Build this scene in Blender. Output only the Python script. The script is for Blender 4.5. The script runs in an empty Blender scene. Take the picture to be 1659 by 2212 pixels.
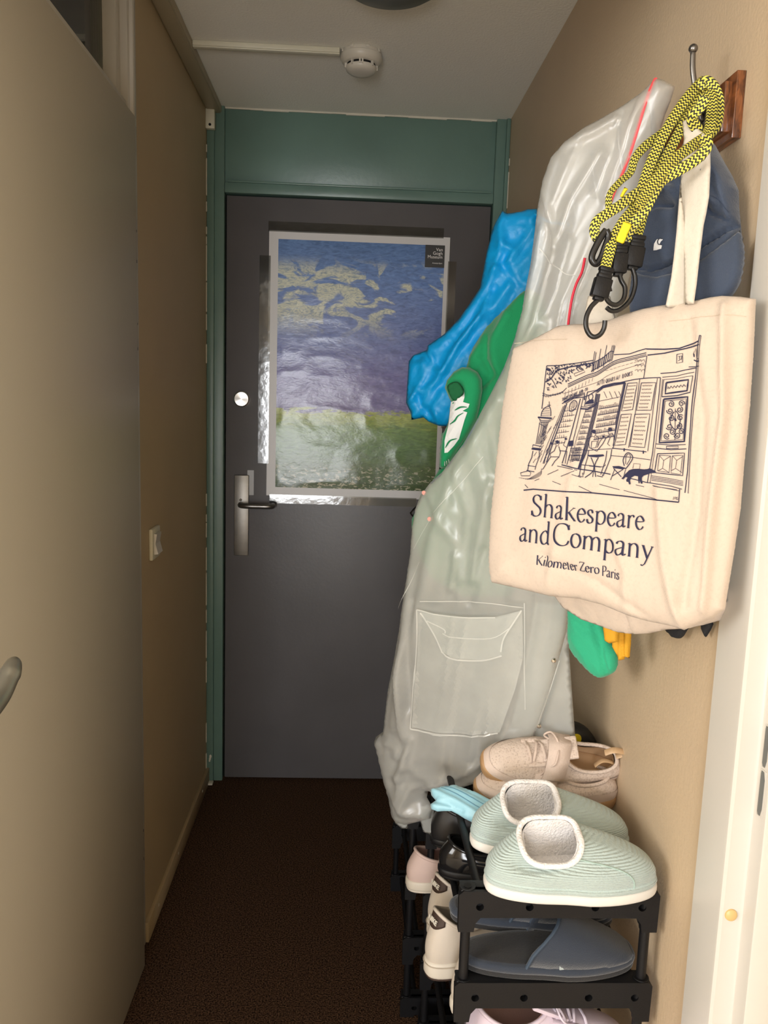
import bpy, bmesh, math, random
import numpy as np
from mathutils import Vector, Matrix
from mathutils.geometry import delaunay_2d_cdt
random.seed(4)
sc = bpy.context.scene
COL = sc.collection

# ------------------------------------------------------------------ camera
F = 1690.0
CX, CY = 829.5, 1106.0
CAMZ = 1.44
Yv = np.array([-67.0, -241.0, F]); Yv /= np.linalg.norm(Yv)
_k = -0.0326; _t = F * F / (241 + 67 * _k)
Dv = np.array([_k * _t, _t, F]); Dv /= np.linalg.norm(Dv)
Xv = np.cross(Dv, Yv); Zv = -Dv
cam_d = bpy.data.cameras.new('camera'); cam = bpy.data.objects.new('camera', cam_d); COL.objects.link(cam)
cam.matrix_world = Matrix(((Xv[0], -Xv[1], -Xv[2], 0), (Yv[0], -Yv[1], -Yv[2], 0), (Zv[0], -Zv[1], -Zv[2], CAMZ), (0, 0, 0, 1)))
cam_d.sensor_fit = 'HORIZONTAL'; cam_d.sensor_width = 36; cam_d.lens = F / 1659 * 36
cam_d.clip_start = 0.02
sc.camera = cam

# ------------------------------------------------------------------ world, light, exposure
sc.view_settings.view_transform = 'Standard'; sc.view_settings.look = 'None'
sc.view_settings.gamma = 1; sc.view_settings.use_curve_mapping = False
sc.view_settings.exposure = 0.0
w = bpy.data.worlds.new('sky'); sc.world = w; w.use_nodes = True
w.node_tree.nodes['Background'].inputs[0].default_value = (0.75, 0.85, 1, 1)
w.node_tree.nodes['Background'].inputs[1].default_value = 1.0

def area(name, loc, target, sx, sy, power, col):
    d = bpy.data.lights.new(name, 'AREA'); d.shape = 'RECTANGLE'; d.size = sx; d.size_y = sy
    d.energy = power; d.color = col
    o = bpy.data.objects.new(name, d); COL.objects.link(o); o.location = loc
    o.rotation_euler = (Vector(target) - Vector(loc)).to_track_quat('-Z', 'Y').to_euler()
    return o
# daylight through the window of the room behind the camera
area('window_daylight', (-0.60, -3.14, 1.08), (-0.60, 0, 1.08), 0.90, 1.50, 105, (0.97, 0.98, 1.0))
area('side_fill_light', (-2.54, -0.9, 1.80), (0, -0.9, 1.85), 1.8, 0.95, 75, (1.0, 0.965, 0.91))  # added fill light from the unseen left side of the room

# ------------------------------------------------------------------ pixel rays -> points in the place
def ray(px, py):
    r = np.array([px - CX, py - CY, F])
    return np.array([r @ Xv, r @ Yv, r @ Zv])
def at_y(px, py, y):
    r = ray(px, py); r = r * (y / r[1]); return Vector((r[0], r[1], r[2] + CAMZ))
def at_x(px, py, x):
    r = ray(px, py); r = r * (x / r[0]); return Vector((r[0], r[1], r[2] + CAMZ))

# ------------------------------------------------------------------ materials
MATS = {}
def nt(m): return m.node_tree.nodes, m.node_tree.links
def mat(name, col, rough=0.6, metal=0.0, bump=0.0, bscale=200, var=0.0, vscale=6, sheen=0.0, coat=0.0, spec=0.5, stretch=None, sss=0.0):
    if name in MATS: return MATS[name]
    m = bpy.data.materials.new(name); m.use_nodes = True
    N, L = nt(m); b = N['Principled BSDF']
    b.inputs['Base Color'].default_value = (*col, 1)
    b.inputs['Roughness'].default_value = rough; b.inputs['Metallic'].default_value = metal
    b.inputs['Specular IOR Level'].default_value = spec
    if sheen: b.inputs['Sheen Weight'].default_value = sheen
    if coat: b.inputs['Coat Weight'].default_value = coat; b.inputs['Coat Roughness'].default_value = 0.15
    tc = N.new('ShaderNodeTexCoord'); mp = N.new('ShaderNodeMapping'); L.new(tc.outputs['Object'], mp.inputs[0])
    if stretch: mp.inputs['Scale'].default_value = stretch
    if bump:
        nz = N.new('ShaderNodeTexNoise'); nz.inputs['Scale'].default_value = bscale; nz.inputs['Detail'].default_value = 3
        L.new(mp.outputs[0], nz.inputs[0])
        bp = N.new('ShaderNodeBump'); bp.inputs['Strength'].default_value = bump; bp.inputs['Distance'].default_value = 0.003
        L.new(nz.outputs[0], bp.inputs['Height']); L.new(bp.outputs[0], b.inputs['Normal'])
    if var:
        nz = N.new('ShaderNodeTexNoise'); nz.inputs['Scale'].default_value = vscale; nz.inputs['Detail'].default_value = 4
        L.new(mp.outputs[0], nz.inputs[0])
        rp = N.new('ShaderNodeValToRGB'); rp.color_ramp.elements[0].position = 0.3; rp.color_ramp.elements[1].position = 0.7
        rp.color_ramp.elements[0].color = (*[c * (1 - var) for c in col], 1)
        rp.color_ramp.elements[1].color = (*[min(1, c * (1 + var)) for c in col], 1)
        L.new(nz.outputs[0], rp.inputs[0]); L.new(rp.outputs[0], b.inputs['Base Color'])
    MATS[name] = m
    return m

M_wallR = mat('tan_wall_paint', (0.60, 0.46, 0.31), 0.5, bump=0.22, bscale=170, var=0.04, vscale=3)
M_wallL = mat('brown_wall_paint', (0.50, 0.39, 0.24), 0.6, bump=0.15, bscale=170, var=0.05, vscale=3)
M_ceil = mat('ceiling_paint', (0.90, 0.88, 0.81), 0.8, bump=0.5, bscale=160)
M_green = mat('green_gloss_paint', (0.125, 0.205, 0.170), 0.35, bump=0.12, bscale=60, var=0.08, vscale=5)
M_doorgrey = mat('grey_door_paint', (0.100, 0.094, 0.095), 0.42, bump=0.1, bscale=90, var=0.10, vscale=4)
M_leftdoor = mat('cream_door_paint', (0.46, 0.42, 0.345), 0.42, bump=0.04, bscale=60)
M_white = mat('white_frame_paint', (0.58, 0.55, 0.50), 0.3)
M_trunk = mat('trunking_plastic', (0.42, 0.36, 0.24), 0.45)
M_cream = mat('cream_plastic', (0.68, 0.65, 0.52), 0.4)
M_plastw = mat('detector_plastic', (0.66, 0.62, 0.54), 0.35)
M_black = mat('black_plastic', (0.006, 0.006, 0.007), 0.45, bump=0.1, bscale=300, spec=0.3)
M_dark = mat('dark_void', (0.004, 0.004, 0.004), 0.9)
M_steel = mat('brushed_steel', (0.26, 0.245, 0.22), 0.42, 0.9, var=0.08, vscale=40)
M_darksteel = mat('dark_steel', (0.20, 0.19, 0.18), 0.3, 0.9)
M_chrome = mat('polished_steel', (0.75, 0.73, 0.70), 0.22, 1.0)
M_nav = mat('navy_ink', (0.012, 0.012, 0.045), 0.8)
M_roomw = mat('room_wall_paint', (0.72, 0.60, 0.42), 0.8)

def carpet():
    m = bpy.data.materials.new('brown_carpet'); m.use_nodes = True; N, L = nt(m); b = N['Principled BSDF']
    b.inputs['Roughness'].default_value = 0.95; b.inputs['Specular IOR Level'].default_value = 0.1
    tc = N.new('ShaderNodeTexCoord'); nz = N.new('ShaderNodeTexNoise'); nz.inputs['Scale'].default_value = 260; nz.inputs['Detail'].default_value = 3
    L.new(tc.outputs['Object'], nz.inputs[0])
    rp = N.new('ShaderNodeValToRGB'); e = rp.color_ramp.elements
    e[0].position = 0.36; e[0].color = (0.010, 0.005, 0.003, 1); e[1].position = 0.68; e[1].color = (0.14, 0.075, 0.042, 1)
    L.new(nz.outputs[0], rp.inputs[0]); L.new(rp.outputs[0], b.inputs['Base Color'])
    bp = N.new('ShaderNodeBump'); bp.inputs['Strength'].default_value = 0.9; bp.inputs['Distance'].default_value = 0.006
    L.new(nz.outputs[0], bp.inputs['Height']); L.new(bp.outputs[0], b.inputs['Normal'])
    return m
M_carpet = carpet()

def canvas(name, col, rough=0.9):
    m = bpy.data.materials.new(name); m.use_nodes = True; N, L = nt(m); b = N['Principled BSDF']
    b.inputs['Roughness'].default_value = rough; b.inputs['Sheen Weight'].default_value = 0.15
    tc = N.new('ShaderNodeTexCoord')
    n1 = N.new('ShaderNodeTexNoise'); n1.inputs['Scale'].default_value = 220; n1.inputs['Detail'].default_value = 6
    L.new(tc.outputs['Object'], n1.inputs[0])
    rp = N.new('ShaderNodeValToRGB'); e = rp.color_ramp.elements
    e[0].position = 0.28; e[0].color = (*[c * 0.93 for c in col], 1); e[1].position = 0.5; e[1].color = (*col, 1)
    L.new(n1.outputs[0], rp.inputs[0]); L.new(rp.outputs[0], b.inputs['Base Color'])
    w1 = N.new('ShaderNodeTexWave'); w1.inputs['Scale'].default_value = 380; w1.bands_direction = 'X'
    w2 = N.new('ShaderNodeTexWave'); w2.inputs['Scale'].default_value = 380; w2.bands_direction = 'Z'
    for q in (w1, w2): L.new(tc.outputs['Object'], q.inputs[0]); q.inputs['Distortion'].default_value = 1.5
    ad = N.new('ShaderNodeMath'); ad.operation = 'ADD'; L.new(w1.outputs[1], ad.inputs[0]); L.new(w2.outputs[1], ad.inputs[1])
    bp = N.new('ShaderNodeBump'); bp.inputs['Strength'].default_value = 0.25; bp.inputs['Distance'].default_value = 0.0008
    L.new(ad.outputs[0], bp.inputs['Height']); L.new(bp.outputs[0], b.inputs['Normal'])
    return m
M_canvas = canvas('natural_canvas', (0.60, 0.495, 0.405))
M_canvas2 = canvas('pale_canvas_webbing', (0.66, 0.60, 0.51))

def corduroy(name, col, scale=230, strength=0.8):
    m = bpy.data.materials.new(name); m.use_nodes = True; N, L = nt(m); b = N['Principled BSDF']
    b.inputs['Roughness'].default_value = 0.95; b.inputs['Sheen Weight'].default_value = 0.3
    b.inputs['Base Color'].default_value = (*col, 1)
    tc = N.new('ShaderNodeTexCoord')
    w1 = N.new('ShaderNodeTexWave'); w1.inputs['Scale'].default_value = scale; w1.bands_direction = 'Z'; w1.inputs['Distortion'].default_value = 0.6
    L.new(tc.outputs['Object'], w1.inputs[0])
    nz = N.new('ShaderNodeTexNoise'); nz.inputs['Scale'].default_value = 400; L.new(tc.outputs['Object'], nz.inputs[0])
    ad = N.new('ShaderNodeMath'); ad.operation = 'ADD'; L.new(w1.outputs[1], ad.inputs[0]); L.new(nz.outputs[0], ad.inputs[1])
    bp = N.new('ShaderNodeBump'); bp.inputs['Strength'].default_value = strength; bp.inputs['Distance'].default_value = 0.0015
    L.new(ad.outputs[0], bp.inputs['Height']); L.new(bp.outputs[0], b.inputs['Normal'])
    return m

def film(name, col, alpha, rough=0.22, trans=0.45):
    m = bpy.data.materials.new(name); m.use_nodes = True; N, L = nt(m); out = N['Material Output']
    N.remove(N['Principled BSDF'])
    di = N.new('ShaderNodeBsdfDiffuse'); di.inputs[0].default_value = (*col, 1)
    tl = N.new('ShaderNodeBsdfTranslucent'); tl.inputs[0].default_value = (*col, 1)
    m1 = N.new('ShaderNodeMixShader'); m1.inputs[0].default_value = trans; L.new(di.outputs[0], m1.inputs[1]); L.new(tl.outputs[0], m1.inputs[2])
    tr = N.new('ShaderNodeBsdfTransparent'); tr.inputs[0].default_value = (0.95, 0.96, 0.95, 1)
    m2 = N.new('ShaderNodeMixShader'); L.new(tr.outputs[0], m2.inputs[1]); L.new(m1.outputs[0], m2.inputs[2])
    tc = N.new('ShaderNodeTexCoord'); nz = N.new('ShaderNodeTexNoise'); nz.inputs['Scale'].default_value = 9; nz.inputs['Detail'].default_value = 4
    L.new(tc.outputs['Object'], nz.inputs[0])
    mr = N.new('ShaderNodeMapRange'); mr.inputs[1].default_value = 0.3; mr.inputs[2].default_value = 0.7
    mr.inputs[3].default_value = alpha - 0.06; mr.inputs[4].default_value = min(1, alpha + 0.06)
    L.new(nz.outputs[0], mr.inputs[0]); L.new(mr.outputs[0], m2.inputs[0])
    gl = N.new('ShaderNodeBsdfGlossy'); gl.inputs['Roughness'].default_value = rough; gl.inputs[0].default_value = (1, 1, 1, 1)
    fr = N.new('ShaderNodeLayerWeight'); fr.inputs[0].default_value = 0.5
    pw_ = N.new('ShaderNodeMath'); pw_.operation = 'POWER'; pw_.inputs[1].default_value = 3.5; L.new(fr.outputs['Facing'], pw_.inputs[0])
    ma_ = N.new('ShaderNodeMath'); ma_.operation = 'MULTIPLY_ADD'; ma_.inputs[1].default_value = 0.75; ma_.inputs[2].default_value = 0.06; L.new(pw_.outputs[0], ma_.inputs[0])
    m3 = N.new('ShaderNodeMixShader'); L.new(ma_.outputs[0], m3.inputs[0]); L.new(m2.outputs[0], m3.inputs[1]); L.new(gl.outputs[0], m3.inputs[2])
    L.new(m3.outputs[0], out.inputs[0])
    n2 = N.new('ShaderNodeTexNoise'); n2.inputs['Scale'].default_value = 40; L.new(tc.outputs['Object'], n2.inputs[0])
    bp = N.new('ShaderNodeBump'); bp.inputs['Strength'].default_value = 0.15; bp.inputs['Distance'].default_value = 0.002
    L.new(n2.outputs[0], bp.inputs['Height'])
    for q in (gl, di): L.new(bp.outputs[0], q.inputs['Normal'])
    L.new(bp.outputs[0], fr.inputs['Normal'])
    return m
M_film = film('frosted_raincoat_film', (0.86, 0.865, 0.84), 0.42, 0.33)
M_film2 = film('frosted_film_single', (0.86, 0.88, 0.86), 0.42, 0.25)
M_filmedge = film('welded_film_edge', (0.92, 0.93, 0.90), 0.7, 0.2)
M_tape = film('clear_sticky_tape', (0.07, 0.065, 0.06), 0.25, 0.10)

# ------------------------------------------------------------------ object helpers
def tag(o, label, cat, group=None, kind=None):
    o['label'] = label; o['category'] = cat
    if group: o['group'] = group
    if kind: o['kind'] = kind
    return o
def thing(name, label, cat, loc=(0, 0, 0), rz=0, group=None, rx=0, ry=0):
    o = bpy.data.objects.new(name, None); COL.objects.link(o)
    o.empty_display_size = 0.05
    o.location = loc; o.rotation_euler = (rx, ry, rz)
    return tag(o, label, cat, group)
def link(name, me, m, parent=None, label=None, smooth=True, keep_world=True):
    o = bpy.data.objects.new(name, me); COL.objects.link(o)
    if m:
        for q in (m if isinstance(m, (list, tuple)) else [m]): me.materials.append(q)
    if smooth: me.polygons.foreach_set('use_smooth', [True] * len(me.polygons))
    if parent:
        o.parent = parent
    if label: o['label'] = label
    return o
def raw(name, vs, fs, m, parent=None, label=None, smooth=True, uvs=None):
    me = bpy.data.meshes.new(name); me.from_pydata([tuple(v) for v in vs], [], fs)
    if uvs is not None:
        ul = me.uv_layers.new(name='UVMap')
        for p in me.polygons:
            for li in p.loop_indices: ul.data[li].uv = uvs[me.loops[li].vertex_index]
    bm = bmesh.new(); bm.from_mesh(me); bmesh.ops.recalc_face_normals(bm, faces=bm.faces); bm.to_mesh(me); bm.free()
    return link(name, me, m, parent, label, smooth)
def world_parent(o, parent):
    """the mesh was built in world coordinates: take the parent's place out of it"""
    mw = parent_matrix(parent).inverted()
    o.data.transform(mw); o.parent = parent
    return o
def parent_matrix(p):
    m = Matrix.LocRotScale(p.location, p.rotation_euler, p.scale)
    return parent_matrix(p.parent) @ m if p.parent else m
class MB:
    def __init__(s): s.bm = bmesh.new()
    def box(s, x0, x1, y0, y1, z0, z1, bev=0.0, M=None, seg=2):
        r = bmesh.ops.create_cube(s.bm, size=1)
        vs = r['verts']
        for v in vs: v.co = Vector(((x0 + x1) / 2 + v.co.x * (x1 - x0), (y0 + y1) / 2 + v.co.y * (y1 - y0), (z0 + z1) / 2 + v.co.z * (z1 - z0)))
        if bev:
            es = list({e for v in vs for e in v.link_edges})
            r2 = bmesh.ops.bevel(s.bm, geom=es, offset=bev, segments=seg, profile=0.5, affect='EDGES')
            vs = list({v for f in r2['faces'] for v in f.verts} | {v for v in vs if v.is_valid})
        if M: bmesh.ops.transform(s.bm, matrix=M, verts=[v for v in vs if v.is_valid])
        return s
    def tube(s, pts, r, n=10, cap=True, flat=1.0):
        pts = [Vector(p) for p in pts]; rs = r if isinstance(r, (list, tuple)) else [r] * len(pts)
        rings = []; up = None
        for i, p in enumerate(pts):
            t = (pts[min(i + 1, len(pts) - 1)] - pts[max(i - 1, 0)]).normalized()
            if up is None: up = Vector((0, 0, 1)) if abs(t.z) < 0.9 else Vector((0, 1, 0))
            a = t.cross(up).normalized(); b = a.cross(t).normalized(); up = b
            rings.append([s.bm.verts.new(p + (a * math.cos(q) + b * math.sin(q) * flat) * rs[i]) for q in [2 * math.pi * k / n for k in range(n)]])
        for A, B in zip(rings, rings[1:]):
            for k in range(n): s.bm.faces.new((A[k], A[(k + 1) % n], B[(k + 1) % n], B[k]))
        if cap:
            s.bm.faces.new(rings[0][::-1]); s.bm.faces.new(rings[-1])
        return s
    def lathe(s, prof, n=32, M=Matrix()):
        rings = []
        for r, z in prof:
            rings.append([s.bm.verts.new(M @ Vector((r * math.cos(2 * math.pi * k / n), r * math.sin(2 * math.pi * k / n), z))) for k in range(n)] if r > 1e-6 else [s.bm.verts.new(M @ Vector((0, 0, z)))])
        for A, B in zip(rings, rings[1:]):
            for k in range(n):
                q = [A[k % len(A)], A[(k + 1) % len(A)], B[(k + 1) % len(B)], B[k % len(B)]]
                q = list(dict.fromkeys(q))
                if len(q) > 2: s.bm.faces.new(q)
        return s
    def sphere(s, c, r, sc_=(1, 1, 1), seg=20):
        bmesh.ops.create_uvsphere(s.bm, u_segments=seg, v_segments=seg // 2, radius=r, matrix=Matrix.Translation(c) @ Matrix.Diagonal((*sc_, 1)))
        return s
    def build(s, name, m, parent=None, label=None, smooth=True, auto=True):
        bmesh.ops.recalc_face_normals(s.bm, faces=s.bm.faces)
        me = bpy.data.meshes.new(name); s.bm.to_mesh(me); s.bm.free()
        o = link(name, me, m, parent, label, smooth)
        if smooth and auto:
            me.set_sharp_from_angle(angle=math.radians(38))
        return o
def struct(o):
    o['kind'] = 'structure'; return o

# numpy value noise
def vnoise(x, y, seed=0):
    xi = np.floor(x); yi = np.floor(y); fx = x - xi; fy = y - yi
    fx = fx * fx * (3 - 2 * fx); fy = fy * fy * (3 - 2 * fy)
    def h(a, b):
        v = np.sin(a * 127.1 + b * 311.7 + seed * 74.7) * 43758.5453
        return v - np.floor(v)
    return (h(xi, yi) * (1 - fx) + h(xi + 1, yi) * fx) * (1 - fy) + (h(xi, yi + 1) * (1 - fx) + h(xi + 1, yi + 1) * fx) * fy
def fbm(x, y, seed=0, o=3):
    s = 0; a = 1; tot = 0
    for i in range(o):
        s = s + a * vnoise(x * 2 ** i, y * 2 ** i, seed + i); tot += a; a *= 0.5
    return s / tot - 0.5
def crease(x, y, seed=0):
    return 1 - np.abs(2 * vnoise(x, y, seed) - 1) * 1.6
def catmull(P, n=8, closed=False):
    P = [np.array(p, float) for p in P]; out = []
    m = len(P); rng = range(m if closed else m - 1)
    for i in rng:
        if closed: p0, p1, p2, p3 = P[(i - 1) % m], P[i], P[(i + 1) % m], P[(i + 2) % m]
        else: p0, p1, p2, p3 = P[max(i - 1, 0)], P[i], P[i + 1], P[min(i + 2, m - 1)]
        for k in range(n):
            t = k / n
            out.append(0.5 * ((2 * p1) + (-p0 + p2) * t + (2 * p0 - 5 * p1 + 4 * p2 - p3) * t * t + (-p0 + 3 * p1 - 3 * p2 + p3) * t ** 3))
    if not closed: out.append(P[-1])
    return out
def resample(P, g, closed=True):
    P = [np.array(p, float) for p in P]; out = []
    m = len(P)
    for i in range(m if closed else m - 1):
        a, b = P[i], P[(i + 1) % m]; k = max(1, int(round(np.linalg.norm(b - a) / g)))
        for j in range(k): out.append(a + (b - a) * j / k)
    if not closed: out.append(P[-1])
    return np.array(out)
def segdist(pts, poly, closed=True):
    P = np.array(poly, float); Q = np.roll(P, -1, 0)
    if not closed: P, Q = P[:-1], Q[:-1]
    d = np.full(len(pts), 1e9)
    for a, b in zip(P, Q):
        ab = b - a; L2 = ab @ ab + 1e-12
        t = np.clip(((pts - a) @ ab) / L2, 0, 1)
        d = np.minimum(d, np.hypot(*(pts - (a + t[:, None] * ab)).T))
    return d
def inside(pts, poly):
    P = np.array(poly, float); x, y = pts[:, 0], pts[:, 1]; c = np.zeros(len(pts), bool)
    j = len(P) - 1
    for i in range(len(P)):
        xi, yi = P[i]; xj, yj = P[j]
        cond = ((yi > y) != (yj > y)) & (x < (xj - xi) * (y - yi) / (yj - yi + 1e-12) + xi)
        c ^= cond; j = i
    return c
def triangulate(outline, g, holes=()):
    """outline, holes: 2D arrays. returns points, triangles, n_boundary"""
    B = resample(outline, g)
    Hs = [resample(h, g) for h in holes]
    mn, mx = B.min(0), B.max(0)
    gx, gy = np.meshgrid(np.arange(mn[0], mx[0], g), np.arange(mn[1], mx[1], g * 0.87))
    gx = gx + (np.arange(gx.shape[0]) % 2)[:, None] * g * 0.5
    G = np.stack([gx.ravel(), gy.ravel()], 1)
    G = G[inside(G, B)]
    if len(G): G = G[segdist(G, B) > g * 0.55]
    for h in Hs:
        if len(G): G = G[~inside(G, h)]
        if len(G): G = G[segdist(G, h) > g * 0.5]
    vs = [B] + Hs + ([G] if len(G) else []); edges = []; o = 0
    for q in [B] + Hs:
        edges += [(o + i, o + (i + 1) % len(q)) for i in range(len(q))]; o += len(q)
    V = np.concatenate(vs)
    r = delaunay_2d_cdt([Vector(v) for v in V], edges, [], 0, 1e-9)
    pv = np.array([tuple(v) for v in r[0]]); tri = [tuple(t) for t in r[2]]
    cen = np.array([pv[list(t)].mean(0) for t in tri])
    ok = inside(cen, B)
    for h in Hs: ok &= ~inside(cen, h)
    tri = [t for t, k in zip(tri, ok) if k]
    return pv, tri, B
def plate(mb, outline, holes, M, th, g=1e9):
    """flat plate with holes, local xy outline, thickness th along local z, placed by M"""
    V, T, B = triangulate(np.array(outline), g if g < 1e8 else 1e3, holes)
    bm = mb.bm
    a = [bm.verts.new(M @ Vector((v[0], v[1], 0))) for v in V]; b = [bm.verts.new(M @ Vector((v[0], v[1], th))) for v in V]
    cnt = {}
    for t in T:
        bm.faces.new([a[i] for i in t][::-1]); bm.faces.new([b[i] for i in t])
        for i in range(3):
            e = (t[i], t[(i + 1) % 3]); cnt[e] = 1
    for (i, j) in cnt:
        if (j, i) not in cnt: bm.faces.new((a[i], a[j], b[j], b[i]))
class Surf: pass
def puff(name, outline, pl, th, m, parent=None, label=None, back=None, D=60, g=8, noise=None, ridges=(), smooth_outline=False, off=0.0, bow=None, power=0.5):
    """cloth volume standing in a tilted plane. pl: three (px,py,Y) that fix the plane"""
    if smooth_outline: outline = catmull(outline, 5, True)
    outline = [np.array(p, float) for p in outline]
    p3 = [at_y(*q) for q in pl]
    n = (p3[1] - p3[0]).cross(p3[2] - p3[0]).normalized()
    if n.dot(Vector((0, 0, CAMZ)) - p3[0]) < 0: n = -n
    back = th if back is None else back
    V, T, B = triangulate(outline, g)
    Bd = resample(outline, g * 2)
    c0 = p3[0]
    def base(px, py):
        r = ray(px, py); o = Vector((0, 0, CAMZ)); d = Vector(r)
        t = (c0 - o).dot(n) / d.dot(n)
        return o + d * t
    def prof(pts):
        d = np.clip(segdist(pts, Bd) / D, 0, 1)
        d[~inside(pts, B)] = 0
        return d
    def disp(pts):
        pts = np.array(pts, float); d = prof(pts)
        e = (1 - (1 - d) ** 2) ** power
        h = th * e
        if noise is not None: h = h + noise(pts[:, 0], pts[:, 1]) * np.minimum(1, d * 3)
        for (pl_, wd, am) in ridges:
            q = segdist(pts, pl_, False)
            h = h + am * np.exp(-(q / wd) ** 2) * np.minimum(1, d * 4 + 0.1)
        return h
    hb = disp(V); d = prof(V); isb = segdist(V, B) < 1e-3
    front = []; backv = []
    extra = bow(V) if bow is not None else np.zeros(len(V))
    for i, v in enumerate(V):
        P = base(*v) + n * (off + extra[i])
        front.append(P + n * (0 if isb[i] else hb[i]))
        backv.append(P - n * (0 if isb[i] else back * (1 - (1 - d[i]) ** 2) ** power))
    vs = list(front); idx = {}
    for i in range(len(V)):
        if isb[i]: idx[i] = i
        else: idx[i] = len(vs); vs.append(backv[i])
    fs = list(T) + [tuple(idx[k] for k in t[::-1]) for t in T]
    uv = [(v[0] / 100, -v[1] / 100) for v in V]; uv = uv + [uv[i] for i in range(len(V)) if not isb[i]]
    o = raw(name, vs, fs, m, None, label, True, uv)
    if parent: world_parent(o, parent)
    S = Surf(); S.obj = o; S.n = n
    def pt(px, py, lift=0.0015):
        h = disp(np.array([[px, py]]))[0]
        e = bow(np.array([[px, py]]))[0] if bow is not None else 0
        return base(px, py) + n * (off + h + e + lift)
    def ptm(P, lift=0.0015):
        P = np.array(P, float); h = disp(P); e = bow(P) if bow is not None else np.zeros(len(P))
        return [base(*q) + n * (off + a + b + lift) for q, a, b in zip(P, h, e)]
    S.pt = pt; S.ptm = ptm; S.base = base
    return S
def stroke2d(P, wd):
    """2D ribbon quads for polyline P, width array"""
    P = np.array(P, float); k = len(P); wd = np.broadcast_to(wd, (k,))
    T = np.gradient(P, axis=0); T /= (np.linalg.norm(T, axis=1)[:, None] + 1e-9)
    N_ = np.stack([-T[:, 1], T[:, 0]], 1)
    A = P + N_ * wd[:, None] / 2; Bq = P - N_ * wd[:, None] / 2
    return A, Bq
class Ink:
    """flat printed marks lying on a surface"""
    def __init__(s, S, lift=0.0012): s.S = S; s.v = []; s.f = []; s.lift = lift
    def line(s, P, wd=1.6, smooth=False):
        if smooth: P = catmull(P, 5)
        P = resample(P, 14, False)
        if len(P) < 2: return
        A, B = stroke2d(P, wd if np.isscalar(wd) else np.interp(np.linspace(0, 1, len(P)), np.linspace(0, 1, len(wd)), wd)); s.quads(A, B)
    def quads(s, A, B):
        o = len(s.v); k = len(A)
        s.v += [tuple(q) for q in A] + [tuple(q) for q in B]
        s.f += [(o + i, o + i + 1, o + k + i + 1, o + k + i) for i in range(k - 1)]
    def poly(s, P, smooth=False, g=8):
        if smooth: P = catmull(P, 4, True)
        V, T, _ = triangulate([np.array(p, float) for p in P], g); o = len(s.v)
        s.v += [tuple(q) for q in V]; s.f += [tuple(o + i for i in t) for t in T]
    def build(s, name, m, parent):
        vs = s.S.ptm(s.v, s.lift)
        me = bpy.data.meshes.new(name); me.from_pydata([tuple(v) for v in vs], [], s.f)
        o = link(name, me, m, None, None, False)
        world_parent(o, parent); return o
def ribbon(name, pts, width, m, parent, th=0.0018, facing=None, label=None, rep=1.0, world=True):
    """flat woven strap: pts 3D, width number or list"""
    pts = [Vector(p) for p in catmull([tuple(p) for p in pts], 8)]
    k = len(pts); ws = np.interp(np.linspace(0, 1, k), np.linspace(0, 1, len(width)), width) if not np.isscalar(width) else [width] * k
    vs = []; fs = []; uv = []; s = 0
    o3 = Vector((0, 0, CAMZ))
    for i, p in enumerate(pts):
        t = (pts[min(i + 1, k - 1)] - pts[max(i - 1, 0)]).normalized()
        f = Vector(facing) if facing is not None else (o3 - p).normalized()
        a = t.cross(f).normalized(); b = a.cross(t).normalized()
        if i: s += (p - pts[i - 1]).length
        for q, (u, h) in enumerate(((-1, -0.6), (-0.9, 0.9), (0, 1), (0.9, 0.9), (1, -0.6), (0, -1))):
            vs.append(p + a * u * ws[i] / 2 + b * h * th / 2); uv.append((u * 0.5 + 0.5, s * rep))
        if i:
            o = (i - 1) * 6
            for q in range(6): fs.append((o + q, o + (q + 1) % 6, o + 6 + (q + 1) % 6, o + 6 + q))
    fs.append(tuple(range(6))); fs.append(tuple(range((k - 1) * 6, k * 6))[::-1])
    ob = raw(name, vs, fs, m, None, label, True, uv); ob.data.set_sharp_from_angle(angle=math.radians(35))
    if world: world_parent(ob, parent)
    else: ob.parent = parent
    return ob
def text(name, s, size, M, m, parent, extrude=0.0, align='LEFT', spacing=1.0, world=True, bold=0.0):
    cu = bpy.data.curves.new(name + '_text', 'FONT'); cu.body = s; cu.size = size; cu.align_x = align; cu.space_line = spacing
    cu.extrude = extrude; cu.offset = bold
    t = bpy.data.objects.new(name + '_text', cu); COL.objects.link(t)
    bpy.context.view_layer.update()
    me = bpy.data.meshes.new_from_object(t.evaluated_get(bpy.context.evaluated_depsgraph_get()))
    bpy.data.objects.remove(t); bpy.data.curves.remove(cu)
    me.transform(M); me.name = name; me.materials.clear()
    o = link(name, me, m, None, None, False)
    if world: world_parent(o, parent)
    else: o.parent = parent
    return o

# ================================================================== SETTING
XL, XR, YF, ZC = -0.514, 0.512, 2.83, 2.405
def sbox(name, m, *a, bev=0.0, parent=None):
    o = MB().box(*a, bev=bev).build(name, m, parent, smooth=bool(bev))
    if parent is None: struct(o)
    return o
sbox('floor', M_carpet, -2.6, 2.0, 0.90, 3.0, -0.05, 0)
sbox('floor_room', mat('pale_bounce_floor', (0.50, 0.42, 0.32), 0.5), -2.6, 2.0, -3.3, 0.90, -0.05, 0)  # unseen floor, made pale to bounce light up to the ceiling
sbox('ceiling', M_ceil, -2.6, 2.0, -3.3, 3.0, ZC, ZC + 0.05)
DX = XL + 0.026         # front face of the side door, which overlaps its frame
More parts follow.
